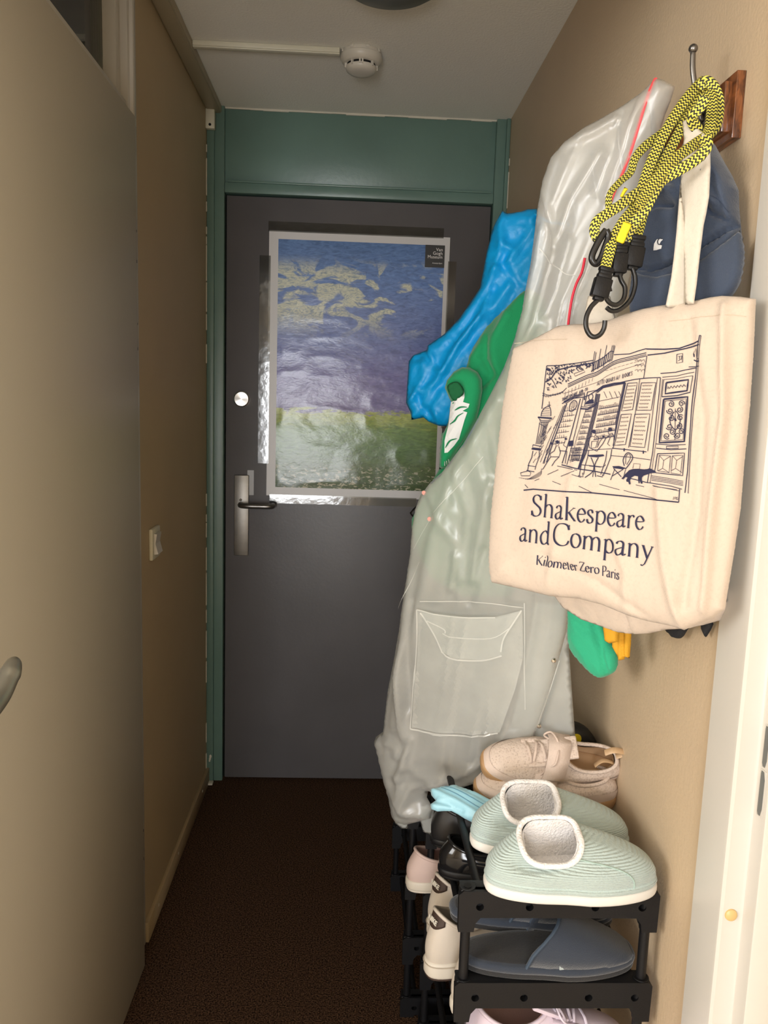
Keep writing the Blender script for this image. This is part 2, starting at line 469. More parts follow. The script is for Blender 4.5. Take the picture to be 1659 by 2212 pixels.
# left wall with the opening of the side door and its transom light
mb = MB()
mb.box(XL - 0.10, XL, 1.925, 3.0, 0, ZC)
mb.box(XL - 0.10, XL, 0.92, 0.985, 0, ZC)
mb.box(XL - 0.10, XL, 0.985, 1.925, 2.385, ZC)
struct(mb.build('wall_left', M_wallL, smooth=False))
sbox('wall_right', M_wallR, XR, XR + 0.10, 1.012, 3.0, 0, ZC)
# dim room behind the transom light
mb = MB()
mb.box(-1.75, -1.70, 0.9, 2.0, 0, ZC); mb.box(-1.70, XL - 0.10, 1.96, 2.0, 0, ZC); mb.box(-1.70, XL - 0.10, 0.9, 0.94, 0, ZC)
struct(mb.build('wall_bathroom', mat('dim_grey_wall', (0.65, 0.70, 0.62), 0.7), smooth=False))
# room behind the camera
mb = MB()
mb.box(0.585, 2.0, 0.915, 1.012, 0, ZC)
mb.box(XR + 0.10, 2.0, 0.95, 1.012, 0, ZC)
struct(mb.build('wall_room_right', M_roomw, smooth=False))
sbox('wall_room_left', M_roomw, -2.6, XL - 0.08, 0.885, 0.92, 0, ZC)
mb = MB(); mb.box(-2.65, -2.6, -3.3, -1.85, 0, ZC); mb.box(-2.65, -2.6, 0.05, 1.0, 0, ZC); mb.box(-2.65, -2.6, -1.85, 0.05, 0, 1.25); mb.box(-2.65, -2.6, -1.85, 0.05, 2.33, ZC)
struct(mb.build('wall_room_side', M_roomw, smooth=False))
sbox('wall_room_other_side', M_roomw, 1.9, 1.95, -3.3, 0.915, 0, ZC)
mb = MB()
mb.box(-2.6, -1.10, -3.3, -3.2, 0, ZC); mb.box(-0.10, 1.9, -3.3, -3.2, 0, ZC)
mb.box(-1.10, -0.10, -3.3, -3.2, 0, 0.28); mb.box(-1.10, -0.10, -3.3, -3.2, 1.97, ZC)
struct(mb.build('wall_window', M_roomw, smooth=False))
mb = MB()
for a in ((-1.10, -1.06, 0.28, 1.97), (-0.14, -0.10, 0.28, 1.97), (-1.10, -0.10, 0.28, 0.32), (-1.10, -0.10, 1.93, 1.97)):
    mb.box(a[0], a[1], -3.29, -3.22, a[2], a[3])
struct(mb.build('window_2', M_white, smooth=False))

# far wall: green door frame, panel, grey entrance door
DL, DR, DT = -0.456, 0.466, 2.128
mb = MB()
mb.box(XL, DL, 2.808, 2.90, 0, ZC, bev=0.003); mb.box(DR, XR, 2.808, 2.90, 0, ZC, bev=0.003)
mb.box(XL, XL + 0.026, 2.796, 2.82, 0, ZC - 0.06, bev=0.004); mb.box(XR - 0.014, XR, 2.796, 2.82, 0, ZC, bev=0.004)
mb.box(DL, DR, 2.812, 2.90, DT, DT + 0.035, bev=0.003)
mb.box(DL + 0.01, DR - 0.01, 2.806, 2.83, DT + 0.033, DT + 0.040, bev=0.002)
mb.box(DL, DR, 2.826, 2.90, DT + 0.03, ZC, bev=0.001)
struct(mb.build('trim_1', M_green))
M_chip = mat('bare_filler', (0.62, 0.58, 0.48), 0.8)
mb = MB()      # uneven caulk line along ceiling
x = XL + 0.03
while x < XR:
    q = random.uniform(0.04, 0.09); hh = random.uniform(0.004, 0.007)
    mb.box(x, min(x + q, XR), 2.822, 2.832, ZC - hh, ZC + 0.001); x += q
z = 0.05
while z < ZC - 0.1:      # pale ragged paint edge where the wall meets the frame
    q = random.uniform(0.02, 0.12)
    if random.random() < 0.6: mb.box(XL, XL + 0.0025, 2.790, 2.797, z, z + q)
    if random.random() < 0.3: mb.box(XR - 0.002, XR, 2.790, 2.797, z, z + q)
    z += q + random.uniform(0, 0.05)
struct(mb.build('trim_2', M_chip, smooth=False))
mb = MB()
for (zz, r) in ((0.083, 0.006), (0.074, 0.005), (0.066, 0.004)): mb.sphere((XL + 0.016 - (0.083 - zz) * 0.2, 2.7955, zz + 0.02), r, (0.8, 0.25, 1.2), 10)
mb.box(XL, XL + 0.028, 2.77, 2.797, 0, 0.008, bev=0.003)
struct(mb.build('trim_3', M_chip))

dr = thing('door_1', 'grey entrance door at the end of the hallway', 'door', (0, YF, 0)); dr['kind'] = 'structure'
DY = 2.822
o = MB().box(DL + 0.006, DR - 0.005, DY, DY + 0.04, 0.008, DT - 0.007, bev=0.002).build('door_leaf', M_doorgrey); world_parent(o, dr)
o = MB().box(DL, DR, DY + 0.03, DY + 0.06, 0, DT).build('door_gap', M_dark, smooth=False); world_parent(o, dr)
# round thumb turn
c = at_y(523, 862, DY)
Mx = Matrix.Translation((c.x, DY, c.z)) @ Matrix.Rotation(math.radians(90), 4, 'X')
def aniso():
    m = bpy.data.materials.new('turned_steel'); m.use_nodes = True; N, L = nt(m); b = N['Principled BSDF']
    b.inputs['Base Color'].default_value = (0.8, 0.78, 0.74, 1); b.inputs['Metallic'].default_value = 1
    b.inputs['Roughness'].default_value = 0.32; b.inputs['Anisotropic'].default_value = 0.9
    tg = N.new('ShaderNodeTangent'); tg.direction_type = 'RADIAL'; tg.axis = 'Y'; L.new(tg.outputs[0], b.inputs['Tangent'])
    return m
o = MB().lathe([(0.0, 0.020), (0.024, 0.020), (0.0275, 0.017), (0.0285, 0.010), (0.029, 0.0)], 40, Matrix.Rotation(math.radians(90), 4, 'X')).build('thumb_turn', aniso(), dr)
o.location = (c.x, DY - YF, c.z)
p0 = at_y(507, 1025, DY); p1 = at_y(540, 1198, DY)
zt, zb = at_y(523, 1026, DY).z, at_y(518, 1199, DY).z; cxp = at_y(522, 1110, DY).x
o = MB().box(cxp - 0.026, cxp + 0.026, DY - 0.010, DY, zb, zt, bev=0.0025).build('handle_plate', M_steel); world_parent(o, dr)
a = at_y(520, 1086, DY); q = []
lx0, lx1 = at_y(519, 1088, DY).x, at_y(592, 1088, DY).x; zz = a.z - 0.004
path = [(lx0 + 0.004, DY - 0.008, zz), (lx0 + 0.004, DY - 0.030, zz), (lx0 + 0.010, DY - 0.046, zz), (lx0 + 0.028, DY - 0.055, zz), ((lx0 + lx1) / 2, DY - 0.056, zz), (lx1 - 0.016, DY - 0.055, zz), (lx1 - 0.003, DY - 0.046, zz), (lx1, DY - 0.028, zz)]
o = MB().tube(catmull(path, 6), 0.0095, 14).lathe([(0.0, 0.0), (0.004, 0.0), (0.0045, 0.003), (0.002, 0.0045), (0.0, 0.0045)], 12, Matrix.Translation((lx0 + 0.003, DY - 0.010, zz + 0.016)) @ Matrix.Rotation(math.radians(90), 4, 'X')).build('door_handle', M_darksteel); world_parent(o, dr)

# ------- side door on the left (flush leaf lapping over its frame), closed
sd = thing('door_2', 'cream flush side door in the left wall, closed', 'door', (DX, 1.4, 0)); sd['kind'] = 'structure'
DYF = at_x(301, 1000, DX).y
ztop = at_x(283, 238, DX).z
o = MB().box(XL + 0.001, DX, 1.03, DYF, 0.006, ztop, bev=0.003).build('door_leaf', M_leftdoor); world_parent(o, sd)
M_hinge = mat('tan_painted_hinge', (0.33, 0.25, 0.15), 0.45)
for (y0, y1) in ((505, 566), (703, 752), (1818, 1870)):
    a, b = at_x(305, y0, DX + 0.004), at_x(308, y1, DX + 0.004)
    hy = DYF + 0.006
    h = MB().lathe([(0, a.z), (0.006, a.z), (0.006, b.z), (0, b.z)], 12, Matrix.Translation((DX - 0.008, hy, 0))).build('hinge', M_hinge); world_parent(h, sd)
    h2 = MB().lathe([(0, a.z + 0.005), (0.0065, a.z + 0.005), (0.0065, a.z), (0, a.z)], 12, Matrix.Translation((DX - 0.008, hy, 0))).lathe([(0, b.z), (0.0065, b.z), (0.0065, b.z - 0.006), (0, b.z - 0.006)], 12, Matrix.Translation((DX - 0.008, hy, 0))).build('hinge_cap', M_dark)
    world_parent(h2, h)
# lever handle, its tip curling up towards the hinges
tip = at_x(38, 1418, DX + 0.055); hz = tip.z; hy = tip.y
path = [(DX + 0.0, hy - 0.135, hz - 0.045), (DX + 0.045, hy - 0.132, hz - 0.045), (DX + 0.055, hy - 0.11, hz - 0.044), (DX + 0.056, hy - 0.06, hz - 0.034), (DX + 0.055, hy - 0.025, hz - 0.016), (DX + 0.054, hy - 0.004, hz - 0.001)]
o = MB().tube(catmull(path, 6), [0.011] * 12 + [0.0125] * 12 + [0.0135, 0.013, 0.012, 0.011, 0.0095, 0.007, 0.004], 14).build('door_handle', mat('satin_grey_metal', (0.30, 0.29, 0.25), 0.35, 0.7)); world_parent(o, sd)
# frame of the side door + transom light
tf = thing('window_1', 'transom light over the side door', 'window', (XL, 1.4, 2.1)); tf['kind'] = 'structure'
FY0, FY1 = at_x(262, 60, XL).y, at_x(289, 60, XL).y
mb = MB()
mb.box(XL - 0.07, XL + 0.004, FY0 + 0.03, FY1, 0.0, 2.385, bev=0.002)
mb.box(XL - 0.07, XL - 0.012, FY0, FY0 + 0.035, 2.05, 2.385, bev=0.002)
mb.box(XL - 0.07, XL + 0.012, FY0 + 0.045, FY0 + 0.065, 2.03, 2.385, bev=0.003)
mb.box(XL - 0.07, XL + 0.004, 0.985, 1.02, 0.0, 2.385, bev=0.002)
mb.box(XL - 0.07, XL + 0.000, 1.02, FY0 + 0.03, 2.045, 2.075, bev=0.002); mb.box(XL - 0.07, XL + 0.000, 1.02, FY0 + 0.03, 2.37, 2.385, bev=0.002)
o = mb.build('window_frame', M_white); world_parent(o, tf)
mg = bpy.data.materials.new('window_glass'); mg.use_nodes = True; N, L = nt(mg); N.remove(N['Principled BSDF'])
tr = N.new('ShaderNodeBsdfTransparent'); gl = N.new('ShaderNodeBsdfGlossy'); gl.inputs['Roughness'].default_value = 0.02; fr = N.new('ShaderNodeFresnel'); mx = N.new('ShaderNodeMixShader')
tr.inputs[0].default_value = (0.8, 0.88, 0.82, 1)
L.new(fr.outputs[0], mx.inputs[0]); L.new(tr.outputs[0], mx.inputs[1]); L.new(gl.outputs[0], mx.inputs[2]); L.new(mx.outputs[0], N['Material Output'].inputs[0])
o = MB().box(XL - 0.045, XL - 0.040, 1.02, FY0 + 0.01, 2.07, 2.375).build('window_pane', mg, smooth=False); world_parent(o, tf)
r1 = at_x(150, 66, -1.0); r2 = at_x(262, 82, -1.0)
o = MB().box(-1.70, -1.66, 0.94, 1.96, 2.13, 2.17).build('trim_4', mat('dim_white_rail', (0.5, 0.52, 0.46), 0.5), smooth=False); struct(o)

# baseboard left
mb = MB(); y0 = FY1
mb.box(XL, XL + 0.012, y0, 2.797, 0.0, 0.058, bev=0.002)
struct(mb.build('baseboard_left', mat('tan_skirting', (0.42, 0.32, 0.19), 0.5)))
mb = MB()
for yy in (2.02, 2.27, 2.66): mb.sphere((XL + 0.0125, yy, 0.036), 0.004, (0.3, 1, 1.3), 8)
struct(mb.build('trim_5', M_chip))

# trunking along the left ceiling corner
tk = thing('cable_trunking', 'beige cable trunking along the left ceiling corner', 'cable trunking', (XL, 1.9, ZC)); tk['kind'] = 'structure'
o = MB().box(XL, XL + 0.048, 0.93, 2.822, ZC - 0.022, ZC, bev=0.003).box(XL + 0.004, XL + 0.044, 0.93, 2.82, ZC - 0.025, ZC - 0.02, bev=0.002).build('trunking_channel', M_trunk); world_parent(o, tk)
e = MB().box(XL, XL + 0.030, 2.775, 2.797, ZC - 0.085, ZC - 0.022, bev=0.003).build('end_cap', M_cream); world_parent(e, tk)
o = MB().lathe([(0, 0), (0.0045, 0), (0.0045, 0.0015), (0, 0.0015)], 12, Matrix.Translation((XL + 0.015, 2.7755, ZC - 0.073)) @ Matrix.Rotation(math.radians(90), 4, 'X')).build('screw', M_dark); world_parent(o, e)
tk['label'] = 'beige cable trunking along the left ceiling corner'; del tk['category']
c1 = thing('ceiling_conduit', 'slim cream cable cover running across the ceiling to the smoke detector', 'cable cover', (-0.27, 2.335, ZC))
o = MB().box(XL + 0.048, -0.062, 2.323, 2.347, ZC - 0.014, ZC - 0.0005, bev=0.002).box(XL + 0.048, -0.062, 2.3265, 2.3435, ZC - 0.017, ZC - 0.012, bev=0.0015).build('cable_cover', M_cream); world_parent(o, c1)

# smoke detector
sdv = thing('smoke_detector', 'white round smoke detector on the ceiling', 'smoke detector', (-0.002, 2.35, ZC))
MB().lathe([(0, -0.0005), (0.054, -0.0005), (0.056, -0.004), (0.056, -0.010), (0.0585, -0.012), (0.0585, -0.020), (0.055, -0.026), (0.050, -0.031), (0.047, -0.033), (0.0, -0.033)], 48).build('detector_base', M_plastw, sdv)
MB().lathe([(0, -0.031), (0.040, -0.031), (0.040, -0.040), (0, -0.040)], 32).build('sensing_chamber', M_dark, sdv)
MB().lathe([(0.0, -0.040), (0.043, -0.040), (0.0435, -0.043), (0.041, -0.050), (0.034, -0.055), (0.02, -0.057), (0, -0.0575)], 48).build('detector_cap', M_plastw, sdv)
for aa in (0.1, 0.9, 1.7, 2.5, 3.3, 4.1, 5.5, -math.pi / 2 - 0.08, -math.pi / 2 + 0.08):
    MB().box(0.038, 0.0465, -0.0022, 0.0022, -0.045, -0.030, M=Matrix.Rotation(aa, 4, 'Z')).build('vent_rib', M_plastw, sdv)
for k in range(8): MB().box(0.050, 0.058, -0.005, 0.005, -0.008, -0.0005, bev=0.001, M=Matrix.Rotation(k * math.pi / 4 + 0.3, 4, 'Z')).build('base_clip', M_plastw, sdv)

# ceiling lamp just at the top edge
cl = thing('ceiling_lamp', 'round brownish ceiling lamp, switched off, at the top edge of the picture', 'ceiling lamp', (0.060, 1.885, ZC))
MB().lathe([(0, -0.0005), (0.10, -0.0005), (0.10, -0.012), (0, -0.012)], 40).build('lamp_base', M_cream, cl)
MB().lathe([(0.098, -0.004), (0.120, -0.010), (0.130, -0.022), (0.124, -0.038), (0.10, -0.054), (0.06, -0.064), (0.0, -0.068)], 48).build('lamp_shade', mat('smoked_glass_shade', (0.10, 0.085, 0.06), 0.35), cl)

# light switch on the left wall
a = at_x(330, 1172, XL)
sw = thing('light_switch', 'cream rocker light switch on the left wall beside the side door', 'light switch', (XL, a.y, a.z))
MB().box(0, 0.010, -0.040, 0.040, -0.041, 0.041, bev=0.003).build('switch_plate', M_cream, sw)
V = [(0.010, -0.026, -0.027), (0.010, 0.026, -0.027), (0.010, 0.026, 0.027), (0.010, -0.026, 0.027), (0.020, -0.024, -0.026), (0.020, 0.024, -0.026), (0.013, 0.024, 0.001), (0.013, -0.024, 0.001), (0.017, 0.024, 0.026), (0.017, -0.024, 0.026)]
raw('rocker', V, [(0, 1, 5, 4), (4, 5, 6, 7), (7, 6, 8, 9), (9, 8, 2, 3), (0, 4, 7, 9, 3), (1, 2, 8, 6, 5)], M_white, sw, smooth=False)

# ------- frame of the room door on the right, seen from its edge
fr_ = thing('door_3', 'white frame of the room door at the right edge', 'door frame', (0.5, 0.95, 0)); fr_['kind'] = 'structure'
prof = [(XR, 1.013), (0.5065, 1.013), (0.5035, 1.010), (0.5035, 0.940), (0.5045, 0.936), (0.508, 0.933), (0.530, 0.933), (0.5335, 0.931), (0.5345, 0.928), (0.5345, 0.909), (0.5355, 0.906), (0.538, 0.905), (0.575, 0.905), (0.578, 0.906), (0.579, 0.913), (0.585, 0.915), (0.585, 0.95), (0.612, 0.95), (0.612, 1.013)]
n_ = len(prof); V = [(x, y, z) for z in (0, 2.10) for x, y in prof]
Fs = [(i, (i + 1) % n_, n_ + (i + 1) % n_, n_ + i) for i in range(n_)] + [tuple(range(n_)), tuple(range(n_, 2 * n_))]
me = raw('door_jamb', V, Fs, M_white, None, smooth=True); me.data.set_sharp_from_angle(angle=math.radians(30)); world_parent(me, fr_)
me['label'] = 'white moulded jamb at the right edge'
me = raw('door_jamb', [(-x * 1.0 - 0.002, y, z) for x, y, z in V], Fs, M_white, None, smooth=True); me.data.set_sharp_from_angle(angle=math.radians(30)); world_parent(me, fr_)
o = MB().box(-0.61, 0.61, 0.905, 1.013, 2.10, 2.14, bev=0.003).build('door_head', M_white); world_parent(o, fr_)
sbox('wall_room_top', M_roomw, -0.61, 0.612, 0.915, 0.985, 2.14, ZC)
for (ya, yb) in ((1552, 1636), (1655, 1748)):
    zt, zb = at_x(1637, ya, 0.5345).z, at_x(1628, yb, 0.5345).z
    o = MB().box(0.5338, 0.5344, 0.9115, 0.9245, zb - 0.002, zt + 0.002, bev=0.0002).build('strike_plate', M_white); world_parent(o, fr_)
    V = [(0.9135, zt - 0.010), (0.9165, zt), (0.922, zt), (0.923, zt - 0.004), (0.923, zb + 0.004), (0.921, zb), (0.9165, zb), (0.9135, zb + 0.010)]
    vs = [(xx, y, z) for xx in (0.5332, 0.5350) for y, z in V]
    h = raw('strike_hole', vs, [tuple(range(8)), tuple(range(8, 16))] + [(i, (i + 1) % 8, 8 + (i + 1) % 8, 8 + i) for i in range(8)], mat('grey_slot', (0.12, 0.125, 0.12), 0.5), None, smooth=False); world_parent(h, o)
a = at_y(1570, 1976, 0.933)
bp = tag(MB().lathe([(0, 0.004), (0.005, 0.0038), (0.008, 0.002), (0.0085, 0)], 24, Matrix.Rotation(math.radians(90), 4, 'X')).build('door_bumper', mat('yellowed_rubber', (0.62, 0.42, 0.17), 0.4, sss=0.2)), 'small round yellow rubber bumper stuck on the white door frame', 'door bumper')
bp.location = (0.5185, 0.933, a.z)

# ================================================================== POSTER AND TAPE ON THE DOOR
PY = DY - 0.002
P_tl, P_tr, P_bl = at_y(582, 497, PY), at_y(972, 514, PY), at_y(584, 1070, PY)
px0, px1, pz1, pz0 = -0.3035, 0.3230, P_tl.z, P_bl.z
po = thing('art_poster', 'white-bordered landscape poster of blue sky over green fields taped to the grey door', 'poster', (0, PY, (pz0 + pz1) / 2))
def wavy_sheet(name, x0, x1, z0, z1, y, m, amp, g, parent, th=0.0004, seed=0):
    nx, nz = int((x1 - x0) / g), int((z1 - z0) / g); vs = []; uv = []
    X, Z = np.meshgrid(np.linspace(x0, x1, nx + 1), np.linspace(z0, z1, nz + 1))
    low = np.clip(1 - (Z - z0) / (z1 - z0), 0, 1)
    dy = amp * (np.maximum(0, crease(X * 9, Z * 16, seed)) * (0.25 + 1.3 * low ** 1.5) + 0.6 * fbm(X * 20, Z * 30, seed + 5))
    ed = np.minimum(np.minimum(X - x0, x1 - X), np.minimum(Z - z0, z1 - Z)); dy *= np.clip(ed / 0.02, 0, 1)
    for a_, b_, c_ in zip(X.ravel(), Z.ravel(), dy.ravel()): vs.append((a_, y - max(c_, 0) , b_)); uv.append(((a_ - x0) / (x1 - x0), (b_ - z0) / (z1 - z0)))
    fs = [(j * (nx + 1) + i, j * (nx + 1) + i + 1, (j + 1) * (nx + 1) + i + 1, (j + 1) * (nx + 1) + i) for j in range(nz) for i in range(nx)]
    o = raw(name, vs, fs, m, None, None, True, uv)
    world_parent(o, parent); return o
def poster_mat():
    """a plain sky over a field in loose brush strokes"""
    m = bpy.data.materials.new('printed_landscape'); m.use_nodes = True; N, L = nt(m); b = N['Principled BSDF']
    b.inputs['Roughness'].default_value = 0.5; b.inputs['Coat Weight'].default_value = 0.6; b.inputs['Coat Roughness'].default_value = 0.19; b.inputs['Specular IOR Level'].default_value = 0.2
    tc = N.new('ShaderNodeTexCoord'); sp = N.new('ShaderNodeSeparateXYZ'); L.new(tc.outputs['UV'], sp.inputs[0])
    def noise(sx, sy, sc_, det=4, dist=0.0):
        mp = N.new('ShaderNodeMapping'); mp.inputs['Scale'].default_value = (sx, sy, 1); L.new(tc.outputs['UV'], mp.inputs[0])
        n = N.new('ShaderNodeTexNoise'); n.inputs['Scale'].default_value = sc_; n.inputs['Detail'].default_value = det; n.inputs['Distortion'].default_value = dist
        L.new(mp.outputs[0], n.inputs[0]); return n.outputs[0]
    def math_(op, a, b_=None, v=None):
        q = N.new('ShaderNodeMath'); q.operation = op
        if isinstance(a, float): q.inputs[0].default_value = a
        else: L.new(a, q.inputs[0])
        if b_ is not None: L.new(b_, q.inputs[1])
        elif v is not None: q.inputs[1].default_value = v
        return q.outputs[0]
    def ramp(src, els):
        r = N.new('ShaderNodeValToRGB'); c = r.color_ramp
        while len(c.elements) < len(els): c.elements.new(0.5)
        for e, (p, col) in zip(c.elements, els): e.position = p; e.color = (*col, 1)
        L.new(src, r.inputs[0]); return r.outputs[0]
    def mix(f, a, b_):
        q = N.new('ShaderNodeMix'); q.data_type = 'RGBA'
        L.new(f, q.inputs[0]); L.new(a, q.inputs[6]); L.new(b_, q.inputs[7]); return q.outputs[2]
    def rng(src, a, b_, c=0.0, d=1.0):
        q = N.new('ShaderNodeMapRange'); q.interpolation_type = 'SMOOTHSTEP'; q.inputs[1].default_value = a; q.inputs[2].default_value = b_; q.inputs[3].default_value = c; q.inputs[4].default_value = d
        L.new(src, q.inputs[0]); return q.outputs[0]
    br = noise(3, 14, 3.2, 5, 1.2)              # flat strokes
    v = math_('ADD', sp.outputs[1], math_('MULTIPLY', math_('SUBTRACT', br, v=0.5), v=0.10))
    col = ramp(v, [(0.0, (0.05, 0.09, 0.03)), (0.09, (0.10, 0.15, 0.045)), (0.17, (0.13, 0.22, 0.08)), (0.25, (0.17, 0.27, 0.07)), (0.315, (0.38, 0.42, 0.08)),
                   (0.328, (0.20, 0.17, 0.34)), (0.45, (0.17, 0.15, 0.36)), (0.62, (0.14, 0.19, 0.44)), (0.85, (0.13, 0.23, 0.50)), (1.0, (0.10, 0.19, 0.40))])
    tint = ramp(noise(4, 18, 5, 4, 1.0), [(0.3, (0.6, 0.6, 0.6)), (0.5, (1, 1, 1)), (0.75, (1.5, 1.45, 1.3))])
    mu = N.new('ShaderNodeMix'); mu.data_type = 'RGBA'; mu.blend_type = 'MULTIPLY'; mu.inputs[0].default_value = 0.7; L.new(col, mu.inputs[6]); L.new(tint, mu.inputs[7])
    col = mu.outputs[2]
    # loose cream cloud strokes in the upper part
    ns = noise(2.2, 5.5, 2.1, 6, 1.6)
    band = math_('MULTIPLY', rng(sp.outputs[1], 0.60, 0.74), rng(sp.outputs[1], 0.95, 0.86))
    lean = rng(sp.outputs[0], 1.15, -0.1, 0.0, 0.17)
    cm = math_('MULTIPLY', rng(math_('ADD', ns, lean), 0.55, 0.64), band)
    cream = ramp(noise(5, 16, 4, 5, 2.5), [(0.35, (0.30, 0.36, 0.38)), (0.55, (0.66, 0.66, 0.48)), (0.75, (0.78, 0.78, 0.60))])
    col = mix(math_('MULTIPLY', cm, v=0.9), col, cream)
    # little pale dabs at the bottom
    dm = math_('MULTIPLY', rng(noise(6, 18, 5, 2, 0.8), 0.56, 0.62), rng(sp.outputs[1], 0.12, 0.06))
    pk = N.new('ShaderNodeRGB'); pk.outputs[0].default_value = (0.52, 0.48, 0.34, 1)
    col = mix(math_('MULTIPLY', dm, v=0.85), col, pk.outputs[0])
    L.new(col, b.inputs['Base Color'])
    bp = N.new('ShaderNodeBump'); bp.inputs['Strength'].default_value = 0.16; bp.inputs['Distance'].default_value = 0.002
    L.new(noise(3, 9, 9, 4, 1.0), bp.inputs['Height']); L.new(bp.outputs[0], b.inputs['Coat Normal'])
    return m
o = MB().box(px0, px1, PY - 0.0012, PY - 0.0006, pz0, pz1).build('paper_border', mat('poster_paper', (0.60, 0.58, 0.56), 0.4), smooth=False); world_parent(o, po)
ix0, ix1 = at_y(598, 800, PY).x, at_y(954, 700, PY).x; iz1, iz0 = at_y(598, 516, PY).z, at_y(598, 1052, PY).z
wavy_sheet('printed_picture', ix0, ix1, iz0, iz1, PY - 0.0014, poster_mat(), 0.0013, 0.005, po, 0.0002, 3)
bq = MB().box(ix1 - 0.068, ix1, PY - 0.0055, PY - 0.0035, iz1 - 0.075, iz1).build('logo_square', mat('black_print', (0.018, 0.017, 0.016), 0.35), smooth=False); world_parent(bq, po)
R90 = Matrix.Rotation(math.radians(90), 4, 'X')
M_ltr = mat('white_lettering', (0.75, 0.72, 0.68), 0.5)
text('logo_lettering', 'Van\nGogh\nMuseum', 0.0155, Matrix.Translation((ix1 - 0.007, PY - 0.0060, iz1 - 0.020)) @ R90, M_ltr, po, align='RIGHT', spacing=0.80)
text('logo_lettering', 'Amsterdam', 0.0075, Matrix.Translation((ix1 - 0.007, PY - 0.0060, iz1 - 0.063)) @ R90, M_ltr, po, align='RIGHT')
tp = []
for (nm, a, lab) in (('t', (px0 - 0.003, 0.300, pz1 - 0.004, pz1 + 0.030), 'clear tape strip along the top edge of the poster'),
                ('l', (px0 - 0.032, px0 + 0.006, pz0 + 0.115, pz1 - 0.085), 'glossy tape strip along the left edge of the poster'),
                ('r', (px1 - 0.004, px1 + 0.026, pz0 + 0.26, pz1 - 0.080), 'clear tape strip along the right edge of the poster'),
                ('b', (px0 + 0.012, 0.24, pz0 - 0.028, pz0 + 0.004), 'clear tape strip along the bottom edge of the poster'),
                ('s', (-0.372, -0.349, 1.09, 1.18), 'short flat grey strip beside the door handle')):
    yb = PY - 0.0012 if nm != 's' else PY + 0.001  # the last piece is a plain flat grey strip by the handle plate
    o = MB().box(a[0], a[1], yb - 0.0003, yb - 0.0001, a[2], a[3]).build('tape_strip', M_tape if nm != 's' else mat('grey_strip', (0.25, 0.235, 0.21), 0.3), smooth=False)
    tag(o, lab, 'tape', 'tape strips holding the poster' if nm != 's' else None)

# ================================================================== COAT RACK ON THE RIGHT WALL
def wood():
    m = bpy.data.materials.new('varnished_wood'); m.use_nodes = True; N, L = nt(m); b = N['Principled BSDF']
    b.inputs['Roughness'].default_value = 0.3; b.inputs['Coat Weight'].default_value = 0.5
    tc = N.new('ShaderNodeTexCoord'); mp = N.new('ShaderNodeMapping'); mp.inputs['Scale'].default_value = (60, 4, 12); L.new(tc.outputs['Object'], mp.inputs[0])
    nz = N.new('ShaderNodeTexNoise'); nz.inputs['Scale'].default_value = 3; nz.inputs['Detail'].default_value = 5; nz.inputs['Distortion'].default_value = 1.2
    L.new(mp.outputs[0], nz.inputs[0]); rp = N.new('ShaderNodeValToRGB'); e = rp.color_ramp.elements
    e[0].position = 0.35; e[0].color = (0.045, 0.012, 0.004, 1); e[1].position = 0.7; e[1].color = (0.30, 0.10, 0.03, 1)
    L.new(nz.outputs[0], rp.inputs[0]); L.new(rp.outputs[0], b.inputs['Base Color']); return m
M_wood = wood()
RY = at_x(1606, 240, XR).y; RZ1 = at_x(1608, 156, XR).z; RZ0 = at_x(1598, 300, XR).z
rk = thing('coat_rack', 'dark varnished wooden coat rack with metal hooks on the right wall', 'coat rack', (XR, RY, (RZ0 + RZ1) / 2))
h = (RZ1 - RZ0) / 2
# moulded board: profile in x,z swept along the wall
pf = [(0.0, h), (-0.012, h), (-0.014, h - 0.002), (-0.014, h - 0.014), (-0.018, h - 0.016), (-0.024, h - 0.018), (-0.024, h - 0.026), (-0.028, h - 0.028), (-0.034, h - 0.030),
      (-0.034, -h + 0.030), (-0.028, -h + 0.028), (-0.024, -h + 0.026), (-0.024, -h + 0.018), (-0.018, -h + 0.016), (-0.014, -h + 0.014), (-0.014, -h + 0.002), (-0.012, -h), (0, -h)]
n_ = len(pf); yy = [0.0, 0.78]; V = [(x, y, z) for y in yy for x, z in pf]
def steps_board():
    # stepped end: each layer is set back a little from the end
    mb = MB()
    mb.box(-0.013, 0, 0, 0.80, -h, h, bev=0.0015); mb.box(-0.024, -0.012, 0.010, 0.79, -h + 0.010, h - 0.010, bev=0.0025)
    mb.box(-0.036, -0.023, 0.020, 0.78, -h + 0.020, h - 0.020, bev=0.0035)
    return mb.build('rack_board', M_wood, rk)
steps_board()
hook_tip = at_y(1497, 112, RY + 0.035) - rk.location
def rack_hook(y):
    t = hook_tip; dy = y
    mb = MB()
    base = Vector((-0.036, dy, -0.005))
    top = Vector((t.x, dy, t.z))
    pts = [base, base + Vector((-0.006, 0, -0.004)), Vector((t.x + 0.012, dy, 0.010)), Vector((t.x + 0.006, dy, 0.035)), Vector((t.x + 0.0015, dy, (t.z + 0.035) / 2)), top]
    mb.tube(catmull(pts, 6), [0.0035] * 6 + [0.0040] * 12 + [0.0032] * 12 + [0.0026], 12, flat=1.2)
    mb.sphere(top + Vector((0, 0, 0.004)), 0.0062, seg=16)
    pts = [base + Vector((0, 0, -0.008)), Vector((t.x + 0.01, dy, -0.026)), Vector((t.x - 0.004, dy, -0.028)), Vector((t.x - 0.008, dy, -0.012))]
    mb.tube(catmull(pts, 6), 0.0032, 10)
    mb.box(-0.040, -0.036, dy - 0.010, dy + 0.010, -0.024, 0.012, bev=0.0015)
    return mb.build('coat_hook', M_darksteel, rk)
for q in (0.035, 0.185, 0.335, 0.485, 0.635): rack_hook(q)

